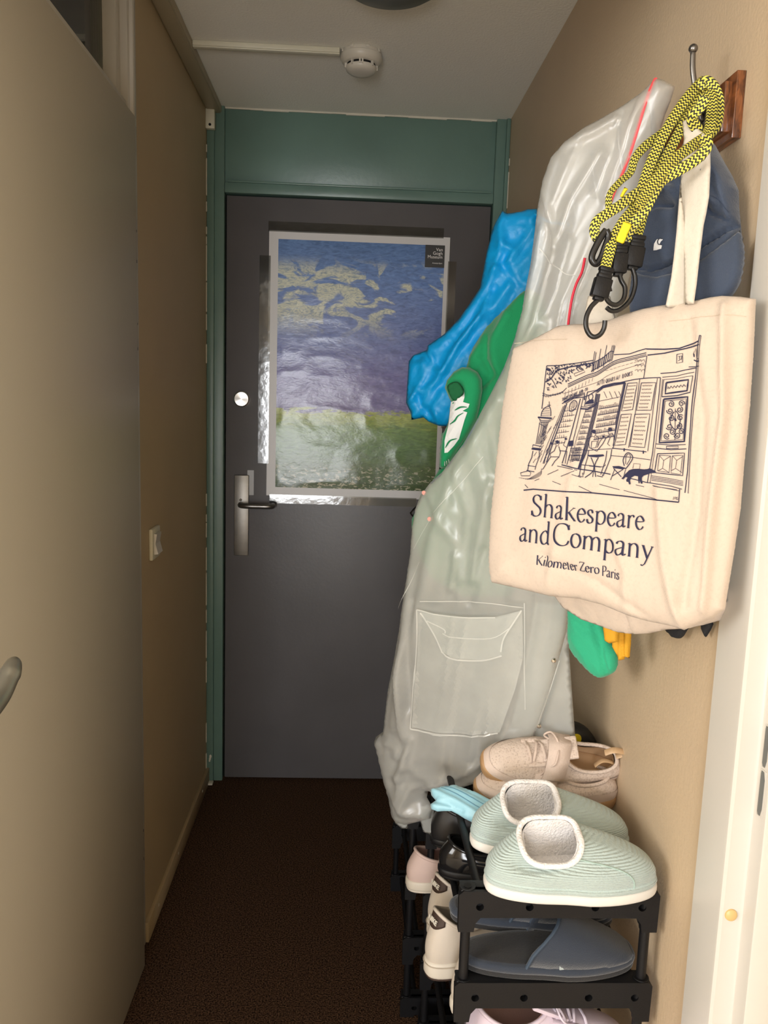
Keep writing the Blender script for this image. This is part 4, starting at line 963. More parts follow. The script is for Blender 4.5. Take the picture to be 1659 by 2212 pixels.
for r_ in range(7):
    y_ = 650 + r_ * 45
    ln([(420 - r_ * 17, y_ + 12), (520 - r_ * 16, y_ - 4)], 1.0)
    for k in range(5):
        xx = 425 - r_ * 17 + k * 18; ln([(xx, y_ + 8), (xx + 1, y_ - random.uniform(10, 26))], 0.8)
ln(catmull([(460, 650), (470, 600), (505, 572), (525, 600), (510, 640), (475, 665)], 5, True) + [(460, 650)], 1.5)
for k in range(4): ln([(470 + k * 3, 640 - k * 14), (515 - k, 615 - k * 11)], 0.8)
# hanging sign with a plain oval
ln([(610, 505), (685, 490), (668, 605), (585, 620), (610, 505)], 1.6); ink.poly(q([(600, 585), (625, 570), (660, 565), (664, 598), (590, 606)])); ln(catmull([(640, 520), (655, 535), (650, 560), (635, 570), (622, 560), (622, 535)], 4, True), 1.5)
ln([(550, 640), (610, 645), (675, 615), (690, 590)], 3.0); ln([(560, 625), (620, 630), (680, 600)], 1.2)
# shutters with lists
for (A, B, C, D_) in (((945, 435), (1025, 430), (985, 650), (893, 660)), ((1058, 432), (1178, 430), (1140, 655), (1017, 655)), ((890, 690), (975, 685), (925, 935), (832, 942)), ((1003, 688), (1130, 685), (1085, 960), (962, 950))):
    ln([A, B, C, D_, A], 1.5)
    A, B, C, D_ = map(np.array, (A, B, C, D_))
    for k in range(7):
        t = (k + 0.8) / 7.6; L0 = A + (D_ - A) * t; R0 = B + (C - B) * t; x0 = L0 + (R0 - L0) * 0.12; x1 = L0 + (R0 - L0) * random.uniform(0.72, 0.88)
        n2 = 12; z_ = [tuple(x0 + (x1 - x0) * i / n2 + np.array([0, (5 if i % 2 else -5)])) for i in range(n2 + 1)]
        ln(z_, 1.1)
ln([(930, 430), (820, 945)], 1.2); ln([(820, 965), (920, 975), (1100, 995)], 1.8); ln([(1190, 395), (1110, 990)], 1.2); ln([(800, 1025), (980, 1040), (1130, 1060)], 1.3); ln([(915, 965), (913, 990)], 2.6); ln([(1075, 985), (1074, 1010)], 2.6)
ln([(985, 1130), (993, 1090), (1048, 1095), (1040, 1140)], 1.0)
# big carved door at right
ln([(1215, 355), (1340, 345), (1495, 305)], 1.8); ln([(1230, 385), (1350, 375), (1480, 340)], 1.3); ln([(1240, 405), (1350, 396), (1470, 370)], 1.0); ln([(1225, 545), (1350, 535), (1455, 508)], 2.0); ln([(1240, 405), (1225, 545)], 1.2); ln([(1470, 370), (1455, 508)], 1.2)
ln([(1262, 430), (1440, 405), (1430, 495), (1252, 520), (1262, 430)], 3.4)
ln([(1275, 480)] + [(1275 + k * 13, 470 - k * 1.6 + (9 if k % 2 else -9)) for k in range(12)], 1.8)
ln([(1240, 565), (1435, 545), (1408, 910), (1205, 920), (1240, 565)], 3.6); ln([(1252, 580), (1422, 562), (1398, 895), (1220, 905), (1252, 580)], 1.0)
def spiral(cx_, cy_, r, d=1, a0=0.0, turns=1.5, wd=1.7):
    P = [(cx_ + r * (1 - t * 0.8) * math.cos(a0 + d * t * turns * 6.28), cy_ + r * (1 - t * 0.8) * math.sin(a0 + d * t * turns * 6.28)) for t in np.linspace(0, 1, 26)]
    ln(P, wd)
for (x, y, s_) in ((1300, 605, 1), (1385, 600, -1), (1290, 660, -1), (1370, 650, 1), (1300, 720, 1), (1375, 715, -1), (1285, 790, -1), (1365, 785, 1), (1265, 865, 1), (1350, 860, -1), (1310, 830, 1), (1385, 830, -1)): spiral(x, y, 27, s_, x * 0.1)
ln(catmull([(1335, 660), (1375, 740), (1335, 815), (1290, 745)], 5, True), 1.8); ln([(1335, 640), (1330, 900)], 1.2); ink.poly(q([(1325, 725), (1340, 720), (1345, 740), (1330, 748)]))
ln([(1175, 930), (1300, 940), (1420, 935)], 1.5); ln([(1180, 965), (1300, 978), (1425, 970)], 1.8); ln([(1262, 950), (1360, 948), (1360, 965), (1262, 968), (1262, 950)], 1.4)
ln([(1190, 1010), (1410, 1005), (1395, 1190), (1165, 1165), (1190, 1010)], 1.8); ln([(1205, 1022), (1295, 1028), (1285, 1165), (1190, 1150), (1205, 1022)], 1.1); ln([(1310, 1028), (1395, 1022), (1378, 1180), (1300, 1168), (1310, 1028)], 1.1)
for o_ in (0, 105): ln([(1205 + o_, 1025), (1240 + o_, 1065), (1295 + o_, 1030)], 1.0); ln([(1240 + o_, 1065), (1232 + o_, 1130), (1285 + o_, 1165)], 1.0); ln([(1232 + o_, 1130), (1195 + o_, 1150)], 1.0)
for d in (0, 12, 24, 36): ln([(1140, 1190 + d), (1270, 1210 + d), (1400, 1235 + d)], 1.1)
# number plate, lamp
ln([(1350, 200), (1395, 190), (1395, 262), (1348, 272), (1350, 200)], 1.4); ln([(1362, 215), (1376, 213), (1368, 230), (1376, 240), (1362, 252)], 1.4); ln([(1380, 213), (1391, 210), (1383, 245)], 1.4)
ln([(1470, 190), (1500, 150), (1505, 230), (1525, 235)], 1.3); ln([(1475, 240), (1505, 255), (1525, 250)], 2.4); ln([(1475, 190), (1478, 215)], 3); ln([(1440, 300), (1522, 292)], 1.6)
# foliage
rs = random.Random(7)
ln([(250, 420), (300, 390), (350, 330), (420, 310), (520, 290), (650, 268)], 2.6, True); ln([(300, 390), (330, 430), (350, 470)], 1.6)
def leaf(x, y, a, l=26, w_=9):
    c_, s_ = math.cos(a), math.sin(a); P = [(-l / 2, 0), (0, w_ / 2), (l / 2, 0), (0, -w_ / 2)]
    ink.f.append(tuple(range(len(ink.v), len(ink.v) + 4))); ink.v.extend(q([(x + u * c_ - v_ * s_, y + u * s_ + v_ * c_) for u, v_ in P]))
for k in range(150):
    t = rs.random() ** 1.3
    x = 262 + t * 400; ymax = 300 + 190 * (1 - t) ** 0.8; y = 292 - 28 * t + rs.random() * (ymax - 270) * (0.95 if x < 480 else 0.55)
    if not (490 < x < 600 and 330 < y < 380): leaf(x, y, rs.choice((0.9, 1.3, 2.2, 0.4)) + rs.uniform(-.4, .4), rs.uniform(18, 34))
ln([(500, 355), (580, 325), (590, 340), (510, 375), (500, 355)], 1.0)
# string of lights
ln([(225, 510), (280, 528), (340, 525), (400, 505), (440, 470)], 1.3, True)
for k in range(9):
    x = 235 + k * 21; y = 530 + 6 * math.sin(k) - max(0, k - 5) * 10; ln(catmull([(x, y - 7), (x + 7, y), (x, y + 7), (x - 7, y)], 3, True), 1.0)
# fountain column at left
ln([(285, 580), (288, 625)], 1.2); ln([(270, 610), (300, 612)], 1.4); ln([(215, 700), (225, 660), (250, 630), (285, 622), (300, 650), (303, 700)], 1.6, True)
for k in range(5): ln([(218 + k * 3, 695 - k * 15), (300 - k * 3, 698 - k * 15)], 0.8)
ink.poly(q([(190, 703), (310, 712), (308, 726), (192, 716)])); ln([(205, 726), (210, 748), (285, 750), (292, 728)], 1.4); ln([(190, 710), (215, 735), (290, 740)], 1.4)
for k in range(6): ln([(205 + k * 15, 750), (195 + k * 14 + 8 * math.sin(k), 820), (186 + k * 13, 870), (175 + k * 12, 930)], 1.3, True)
ln([(200, 760), (260, 800), (235, 860), (250, 900)], 1.2, True); ln([(150, 935), (225, 950), (222, 968), (145, 960), (150, 935)], 1.6); ln([(138, 968), (220, 978)], 3.4); ln([(150, 985), (140, 1040), (115, 1090), (105, 1145)], 1.6); ln([(205, 985), (205, 1040), (180, 1100), (170, 1140)], 1.4)
ln([(105, 1105), (175, 1115)], 1.4); ln([(95, 1145), (165, 1158)], 1.6); ln([(45, 1165), (110, 1150), (135, 1165), (125, 1190), (50, 1190), (45, 1165)], 1.3)
for k in range(5): ln([(30 + k * 18, 1205 + k * 4), (140, 1218 - k * 4), (215, 1190 - k * 8), (228, 1160 - k * 6)], 0.6, True)
for k in range(26):
    x = 240 + rs.random() * 120 - k * 2; y = 700 + k * 14; ln([(x - (y - 700) * .28 + 60, y), (x - (y - 700) * .28 + 36, y + 34)], 0.9)
# seated figures, standing waiters, tables, chairs (loose line drawing)
def head(x, y, r=14): ink.poly(q([(x + r * math.cos(a), y + r * .9 * math.sin(a)) for a in np.linspace(0, 5.5, 10)]), g=4)
head(360, 912, 15); ln([(345, 925), (350, 945), (365, 945), (372, 930)], 1.0); ln([(350, 945), (335, 985), (300, 1010), (305, 1035), (375, 1035), (385, 1000), (372, 950)], 1.5); ln([(305, 1035), (275, 1080), (240, 1135), (225, 1135)], 1.5); ln([(375, 1035), (340, 1070), (315, 1110)], 1.4)
head(308, 925, 11); ln([(300, 940), (290, 990), (262, 1030), (250, 1090)], 1.2); head(430, 888, 11); ln([(425, 900), (410, 940), (440, 960)], 1.2); ln([(380, 985), (440, 990)], 1.6); ln([(440, 990), (425, 1090)], 1.3); ink.poly(q([(455, 905), (495, 900), (492, 945), (452, 950)]))
ln([(470, 965), (550, 962), (560, 1000), (480, 1005), (470, 965)], 1.2); ln([(465, 1020), (548, 1020), (545, 1062), (455, 1062), (465, 1020)], 1.2)
for k in range(7): ln([(480 + k * 11, 1022), (476 + k * 11, 1060)], 1.0); ln([(486 + k * 10, 968), (484 + k * 10, 1000)], 1.0)
head(663, 828, 18); ln([(645, 840), (645, 865), (665, 872), (680, 850)], 1.2); ln([(645, 868), (610, 890), (595, 950), (570, 1010), (560, 1100), (545, 1190)], 1.5); ln([(680, 862), (700, 880), (695, 940)], 1.2); ln([(620, 980), (612, 1040), (590, 1110), (580, 1180)], 1.4); ln([(620, 905), (625, 960), (690, 990)], 1.4); ln([(535, 1190), (575, 1200), (570, 1165)], 1.6); ln([(645, 910), (690, 905), (680, 960), (640, 965), (645, 910)], 1.3)
head(797, 812, 18); ln([(780, 825), (785, 850), (800, 858)], 1.2); ln([(812, 840), (830, 870), (825, 950), (815, 970)], 1.6); ln([(790, 860), (760, 885), (735, 930), (690, 985)], 1.5); ln([(745, 870), (715, 905), (690, 960)], 1.2); ln([(810, 975), (800, 1040), (770, 1120), (740, 1190)], 1.6); ln([(770, 985), (760, 1060), (720, 1180)], 1.5); ln([(690, 1190), (735, 1200), (735, 1180)], 1.8); ln([(800, 870), (775, 930), (795, 945)], 1.3)
head(742, 868, 9); ln([(590, 985), (700, 975), (820, 968)], 1.2)
ink.poly(q([(608, 1020), (740, 1015), (750, 1028), (690, 1040), (625, 1034)])); ln([(640, 1040), (665, 1110), (650, 1160), (590, 1205)], 1.8, True); ln([(700, 1040), (670, 1110), (680, 1200)], 1.8, True); ln([(665, 1110), (655, 1200)], 1.4); ln([(625, 1110), (720, 1120)], 1.2)
# round-backed chair
ln([(915, 1110), (905, 1060), (930, 1010), (960, 1005), (985, 1040), (960, 1090), (925, 1135)], 1.8, True); ln([(925, 1095), (930, 1030), (955, 1012), (965, 1045), (935, 1100)], 1.2, True); ink.poly(q([(815, 1112), (870, 1110), (935, 1128), (900, 1138), (825, 1128)]))
ln([(825, 1130), (890, 1200)], 1.6); ln([(905, 1138), (810, 1195)], 1.6); ln([(835, 1135), (800, 1225)], 1.3); ln([(925, 1138), (905, 1220)], 1.3)
# plinth lines, pavement
ln([(395, 1100), (540, 1135), (650, 1150), (800, 1178)], 2.2); ln([(360, 1110), (530, 1145)], 1.3); ln([(560, 1100), (740, 1118), (760, 1100)], 1.4); ln([(960, 1210), (1100, 1245)], 1.8)
for a, b in (((280, 1180), (370, 1140)), ((390, 1195), (510, 1150)), ((490, 1180), (560, 1205)), ((320, 1235), (390, 1262)), ((540, 1275), (655, 1330)), ((710, 1260), (875, 1305)), ((910, 1310), (1200, 1385)), ((1010, 1265), (1080, 1280)), ((1150, 1270), (1370, 1315)), ((80, 1262), (110, 1290)), ((170, 1230), (210, 1215)), ((1160, 1275), (1350, 1305))): ln([a, b], 1.1)
ln([(1320, 1385), (1325, 1362), (1335, 1384), (1338, 1362)], 1.3); ln([(1358, 1366), (1345, 1368), (1346, 1384), (1356, 1384), (1357, 1376)], 1.3)
# the dark dog
ink.poly(q([(890, 1215), (925, 1175), (955, 1145), (985, 1135), (1030, 1133), (1080, 1138), (1110, 1135), (1125, 1128), (1135, 1133), (1160, 1145), (1178, 1158), (1172, 1168), (1140, 1168), (1110, 1178), (1075, 1190), (1062, 1205), (1062, 1235), (1070, 1252), (1055, 1256), (1046, 1235), (1040, 1222), (1044, 1250), (1035, 1252), (1030, 1220), (1030, 1195), (1000, 1190), (972, 1205), (962, 1230), (968, 1258), (955, 1262), (948, 1240), (935, 1240), (930, 1226), (942, 1205), (925, 1200), (908, 1218)]))
ink.build('printed_drawing', M_nav, tote)

# ---- old-style serif lettering, drawn with a broad nib
G = {}
def glyph(ch, adv, *strokes): G[ch] = (adv, strokes)
def st(P, sm=True, k=1.0): return (P, sm, k)
def sf(x, y, l=0.05, r=0.05): return ([(x - l, y), (x + r, y)], False, 'serif')
glyph('S', .50, st([(.40, .52), (.37, .62), (.27, .67), (.15, .64), (.09, .54), (.13, .43), (.25, .35), (.38, .26), (.42, .15), (.36, .04), (.24, -.01), (.12, .02), (.06, .14)]), st([(.40, .52), (.41, .66)], False, .35), st([(.06, .16), (.05, .0)], False, .35))
glyph('h', .50, st([(.10, .74), (.10, 0)], False), st([(.03, .71), (.10, .74)], False, .5), st([(.10, .30), (.18, .39), (.28, .41), (.36, .35), (.38, .25), (.38, 0)]), sf(.10, 0), sf(.38, 0))
glyph('a', .41, st([(.06, .33), (.10, .40), (.19, .42), (.27, .37), (.28, .27), (.28, .08), (.32, .01), (.39, .05)]), st([(.28, .25), (.16, .20), (.06, .14), (.05, .05), (.12, -.01), (.21, .02), (.28, .10)]))
glyph('k', .47, st([(.10, .74), (.10, 0)], False), st([(.03, .71), (.10, .74)], False, .5), st([(.11, .20), (.34, .40)], False, .5), st([(.17, .25), (.30, .10), (.42, .0)], False), sf(.10, 0), sf(.35, .40, .04, .06), sf(.42, 0, .05, .05))
glyph('e', .40, st([(.07, .23), (.34, .26), (.31, .36), (.21, .42), (.11, .37), (.06, .26), (.06, .16), (.11, .05), (.20, -.01), (.29, .02), (.35, .10)]))
glyph('s', .33, st([(.26, .32), (.22, .40), (.13, .41), (.07, .35), (.09, .27), (.19, .20), (.27, .13), (.25, .03), (.16, -.01), (.08, .02), (.05, .11)]))
glyph('p', .48, st([(.11, .40), (.11, -.24)], False), st([(.03, .37), (.11, .41)], False, .5), st([(.11, .32), (.20, .41), (.32, .40), (.41, .29), (.40, .12), (.31, .01), (.20, .0), (.11, .06)]), sf(.11, -.24))
glyph('r', .34, st([(.10, .40), (.10, 0)], False), st([(.03, .37), (.10, .41)], False, .5), st([(.10, .28), (.17, .38), (.25, .41), (.31, .36)]), sf(.10, 0))
glyph('n', .50, st([(.10, .40), (.10, 0)], False), st([(.03, .37), (.10, .41)], False, .5), st([(.10, .30), (.18, .39), (.28, .41), (.36, .35), (.38, .25), (.38, 0)]), sf(.10, 0), sf(.38, 0))
glyph('d', .48, st([(.37, .74), (.37, .04), (.44, .0)], False), st([(.30, .71), (.37, .74)], False, .5), st([(.37, .34), (.27, .42), (.16, .38), (.07, .26), (.07, .12), (.14, .01), (.25, .0), (.37, .09)]))
glyph('C', .64, st([(.58, .50), (.53, .62), (.40, .67), (.23, .63), (.10, .49), (.07, .30), (.13, .12), (.27, .0), (.42, -.01), (.54, .05), (.60, .16)]), st([(.58, .50), (.59, .66)], False, .4))
glyph('o', .45, st([(.22, .42), (.10, .37), (.05, .21), (.10, .05), (.22, -.01), (.34, .05), (.40, .21), (.34, .37), (.22, .42)]))
glyph('m', .74, st([(.10, .40), (.10, 0)], False), st([(.03, .37), (.10, .41)], False, .5), st([(.10, .30), (.18, .39), (.27, .41), (.34, .35), (.36, .25), (.36, 0)]), st([(.36, .30), (.44, .39), (.53, .41), (.60, .35), (.62, .25), (.62, 0)]), sf(.10, 0), sf(.36, 0), sf(.62, 0))
glyph('y', .45, st([(.07, .40), (.24, .02)], False), st([(.40, .40), (.24, .02), (.16, -.16), (.08, -.23), (.02, -.20)], False, .7), sf(.07, .40), sf(.40, .40))
glyph('K', .60, st([(.12, .66), (.12, 0)], False), st([(.15, .30), (.46, .63)], False, .5), st([(.22, .37), (.38, .16), (.56, .0)], False), sf(.12, .66), sf(.12, 0), sf(.46, .65), sf(.55, 0, .06, .04))
glyph('i', .24, st([(.11, .40), (.11, 0)], False), st([(.04, .37), (.11, .41)], False, .5), st([(.10, .60), (.13, .57)], False, 1.2), sf(.11, 0))
glyph('l', .24, st([(.11, .74), (.11, 0)], False), st([(.04, .71), (.11, .74)], False, .5), sf(.11, 0))
glyph('t', .28, st([(.12, .52), (.11, .08), (.16, .0), (.24, .04)], True), st([(.03, .39), (.24, .40)], False, .5))
glyph('Z', .52, st([(.08, .64), (.46, .65)], False), st([(.46, .65), (.06, .01)], False), st([(.06, .01), (.47, .01)], False), st([(.08, .65), (.07, .55)], False, .5), st([(.47, .01), (.49, .13)], False, .5))
glyph('P', .50, st([(.13, .66), (.13, 0)], False), st([(.13, .64), (.28, .67), (.42, .60), (.44, .47), (.36, .34), (.22, .31), (.14, .32)]), sf(.13, .66), sf(.13, 0))
glyph(' ', .24)
def set_line(ink, s, x0, y0, x1, y1, size, weight=0.078, up=(0.07, -1.0)):
    """letters of one printed line from (x0,y0) to (x1,y1) on the bag"""
    tot = sum(G[c][0] for c in s); bx = np.array([x1 - x0, y1 - y0]) / tot; by = np.array(up) * size
    x = 0
    for c in s:
        adv, strokes = G[c]
        for P, sm, k in strokes:
            P = [np.array(p) for p in P]
            if sm and len(P) > 2 and k != 'serif': P = catmull(P, 6)
            P = resample(P, 0.03, False) if not sm or len(P) < 3 else np.array(P)
            if len(P) < 2: continue
            T = np.gradient(P, axis=0); T /= np.linalg.norm(T, axis=1)[:, None] + 1e-9
            if k == 'serif': wd = np.full(len(P), 0.024)
            else:
                nib = np.array([math.cos(math.radians(18)), math.sin(math.radians(18))])
                cr = np.abs(T[:, 0] * nib[1] - T[:, 1] * nib[0])
                wd = (0.024 + (weight - 0.024) * cr ** 1.3) * (k if k < 1.1 else 1.15)
                wd = np.maximum(wd, 0.02)
            A, B = stroke2d(P, wd)
            f = lambda V: np.array([x0, y0]) + (V[:, :1] + x) * bx + V[:, 1:] * by
            ink.quads(f(A), f(B))
        x += adv
ink = Ink(S_t, 0.0014)
set_line(ink, 'Shakespeare', 1165, 1112, 1410, 1143, 66)
set_line(ink, 'and', 1139, 1166, 1208, 1175, 66); set_line(ink, 'Company', 1213, 1172, 1428, 1207, 68)
set_line(ink, 'Kilometer', 1176, 1217, 1266, 1231, 30, 0.10); set_line(ink, 'Zero', 1270, 1230, 1314, 1237, 30, 0.10); set_line(ink, 'Paris', 1318, 1240, 1356, 1249, 32, 0.10)
ink.build('printed_lettering', M_nav, tote)
ink = Ink(S_t, 0.0014)
def caps(s, P0, P1, h):
    C7 = {'A': [[(0, 0), (.3, 1), (.6, 0)], [(.12, .35), (.48, .35)]], 'N': [[(0, 0), (0, 1), (.5, 0), (.5, 1)]], 'T': [[(0, 1), (.6, 1)], [(.3, 1), (.3, 0)]], 'I': [[(.1, 0), (.1, 1)]], 'Q': [[(.3, 0), (.05, .3), (.05, .7), (.3, 1), (.55, .7), (.55, .3), (.3, 0)], [(.35, .25), (.6, -.1)]],
          'U': [[(0, 1), (0, .25), (.25, 0), (.5, .25), (.5, 1)]], 'R': [[(0, 0), (0, 1), (.4, .9), (.4, .6), (0, .5), (.5, 0)]], 'B': [[(0, 0), (0, 1), (.4, .85), (.35, .6), (0, .52), (.45, .35), (.4, .05), (0, 0)]], 'O': [[(.3, 0), (.05, .3), (.05, .7), (.3, 1), (.55, .7), (.55, .3), (.3, 0)]],
          'K': [[(0, 0), (0, 1)], [(.5, 1), (0, .5), (.5, 0)]], 'S': [[(.5, .85), (.25, 1), (.05, .8), (.45, .3), (.25, 0), (0, .15)]], 'H': [[(0, 0), (0, 1)], [(.5, 0), (.5, 1)], [(0, .5), (.5, .5)]], 'E': [[(.45, 0), (0, 0), (0, 1), (.45, 1)], [(0, .5), (.35, .5)]], 'P': [[(0, 0), (0, 1), (.4, .9), (.4, .6), (0, .5)]],
          'D': [[(0, 0), (0, 1), (.45, .7), (.45, .3), (0, 0)]], 'C': [[(.5, .85), (.25, 1), (.05, .5), (.25, 0), (.5, .15)]]}
    P0, P1 = np.array(P0, float), np.array(P1, float); n = len(s)
    for i, ch in enumerate(s):
        if ch == ' ': continue
        o_ = P0 + (P1 - P0) * i / n; ax = (P1 - P0) / n
        for S_ in C7[ch]: ink.line(q([tuple(o_ + ax * x * 1.3 + np.array([4, -h]) * y) for x, y in S_]), 1.1)
caps('ANTIQUARIAN BOOKS', (690, 452), (990, 368), 34)
caps('SHAKESPEARE AND CO', (400, 580), (612, 490), 26)
ink.build('shop_sign_lettering', M_nav, tote)

# ================================================================== BUNGEE STRAPS
def bungee_mat():
    m = bpy.data.materials.new('yellow_black_webbing'); m.use_nodes = True; N, L = nt(m); b = N['Principled BSDF']; b.inputs['Roughness'].default_value = 0.7
    tc = N.new('ShaderNodeTexCoord'); sp = N.new('ShaderNodeSeparateXYZ'); L.new(tc.outputs['UV'], sp.inputs[0])
    def mth(op, a, b_=None, v=None):
        q_ = N.new('ShaderNodeMath'); q_.operation = op; L.new(a, q_.inputs[0])
        if b_ is not None: L.new(b_, q_.inputs[1])
        elif v is not None: q_.inputs[1].default_value = v
        return q_.outputs[0]
    tri = mth('PINGPONG', mth('MULTIPLY', sp.outputs[0], v=6.0), v=1.0)
    a = mth('FRACT', mth('ADD', mth('MULTIPLY', sp.outputs[1], v=1 / 0.0052), mth('MULTIPLY', tri, v=0.55)))
    st_ = mth('GREATER_THAN', a, v=0.50)
    mx = N.new('ShaderNodeMix'); mx.data_type = 'RGBA'; mx.inputs[6].default_value = (0.66, 0.60, 0.09, 1); mx.inputs[7].default_value = (0.012, 0.012, 0.010, 1)
    L.new(st_, mx.inputs[0]); L.new(mx.outputs[2], b.inputs['Base Color'])
    bp = N.new('ShaderNodeBump'); bp.inputs['Strength'].default_value = 0.4; bp.inputs['Distance'].default_value = 0.001; L.new(a, bp.inputs['Height']); L.new(bp.outputs[0], b.inputs['Normal'])
    return m
M_bun = bungee_mat(); M_hookp = mat('black_coated_hook', (0.010, 0.010, 0.011), 0.28); M_lab = mat('yellow_label', (0.85, 0.68, 0.02), 0.5)
def Yd(P, y0, y1): return [at_y(x, y, y0 + (y1 - y0) * i / (len(P) - 1)) for i, (x, y) in enumerate(P)]
def bungee(label, straps, hooks, sleeves, labels=()):
    t = thing('bungee_strap', label, 'bungee cord', at_y(1513, 185, 1.12), group='bungee straps on the nearest hook')
    for P, y0, y1, wd in straps: ribbon('webbing', Yd(P, y0, y1), wd, M_bun, t)
    for P, y0, y1, r in hooks:
        o = MB().tube(catmull(Yd(P, y0, y1), 6), r, 12).build('hook', M_hookp); world_parent(o, t)
    for (A, B, y, w_) in sleeves:
        a, b = at_y(*A, y), at_y(*B, y); d = (b - a); L_ = d.length
        z = d.normalized(); xax = z.cross(Vector((0, -1, 0))).normalized(); yax = z.cross(xax)
        Mx = Matrix((( xax.x, yax.x, z.x, a.x), (xax.y, yax.y, z.y, a.y), (xax.z, yax.z, z.z, a.z), (0, 0, 0, 1)))
        mb = MB(); mb.box(-w_ * .42, w_ * .42, -.006, .006, 0, L_ * .14, bev=.002, M=Mx); mb.box(-w_ * .36, w_ * .36, -.005, .005, L_ * .12, L_ * .22, bev=.001, M=Mx); mb.box(-w_ * .42, w_ * .42, -.006, .006, L_ * .20, L_ * .34, bev=.002, M=Mx); mb.box(-w_ * .5, w_ * .5, -.0075, .0075, L_ * .33, L_ * .9, bev=.002, M=Mx); mb.box(-w_ * .3, w_ * .3, -.006, .006, L_ * .88, L_, bev=.002, M=Mx)
        o = mb.build('hook_sleeve', M_black); world_parent(o, t)
    for P, y in labels:
        S = puff('label_tag', P, [(P[0][0], P[0][1], y), (P[1][0], P[1][1], y), (P[2][0], P[2][1], y)], 0.0008, M_lab, t, D=4, g=3)
        if len(P) > 4 or P[0][0] > 1345:
            pass
    return t
W = 0.0140
bungee('black and yellow bungee strap whose open black hook dangles lowest over the tote bag',
       [([(1519, 176), (1512, 181), (1485, 211), (1453, 258), (1425, 310), (1402, 362), (1386, 410), (1370, 448), (1346, 480), (1324, 520), (1314, 555), (1306, 584)], 1.120, 1.030, W),
        ([(1384, 412), (1366, 424), (1333, 448), (1308, 464), (1290, 478), (1284, 497), (1290, 514), (1298, 508)], 1.060, 1.058, W * .95)],
       [([(1296, 644), (1287, 652), (1276, 664), (1267, 684), (1266, 706), (1273, 722), (1284, 728), (1297, 722), (1305, 708), (1307, 692)], 1.030, 1.022, 0.0032)],
       [((1311, 577), (1291, 650), 1.030, 0.0225)])
bungee('black and yellow bungee strap with the yellow label above its black hook',
       [([(1526, 182), (1512, 200), (1494, 238), (1470, 280), (1444, 330), (1418, 380), (1400, 425), (1388, 465), (1380, 495), (1373, 516)], 1.118, 1.052, W),
        ([(1520, 294), (1527, 316), (1505, 343), (1469, 366), (1430, 390), (1408, 424), (1392, 455), (1375, 475), (1360, 500), (1352, 520)], 1.010, 1.055, W)],
       [([(1338, 592), (1342, 606), (1350, 622), (1347, 645), (1333, 658), (1318, 655), (1309, 642), (1312, 628), (1321, 624)], 1.045, 1.038, 0.0031),
        ([(1366, 580), (1372, 600), (1371, 622), (1361, 648), (1340, 668), (1322, 672), (1310, 664)], 1.050, 1.046, 0.0031)],
       [((1343, 522), (1334, 598), 1.048, 0.0195), ((1379, 508), (1364, 584), 1.054, 0.0230)],
       [([(1347, 478), (1366, 484), (1347, 528), (1329, 520)], 1.040), ([(1349, 404), (1357, 408), (1350, 418), (1345, 428), (1339, 424)], 1.050)])
bungee('black and yellow bungee strap looped back in rings at the top of the coat hook',
       [([(1510, 190), (1524, 176), (1540, 186), (1551, 212), (1552, 242), (1546, 272), (1530, 292), (1516, 300), (1508, 282), (1496, 262), (1498, 248), (1512, 232), (1524, 208)], 1.100, 1.050, W),
        ([(1530, 196), (1538, 220), (1536, 256), (1528, 290), (1500, 312), (1462, 340), (1424, 380), (1395, 420), (1380, 446)], 1.095, 1.000, W),
        ([(1478, 232), (1440, 280), (1395, 315), (1372, 342), (1362, 372), (1340, 392), (1318, 418), (1316, 448), (1330, 452)], 1.125, 1.085, [W * .9, W * .9, W * .7, W * .6, W * .8])],
       [([(1309, 497), (1297, 514), (1281, 546), (1279, 562), (1288, 570), (1298, 558), (1306, 536), (1314, 512), (1309, 497)], 1.050, 1.050, 0.0045)], [])

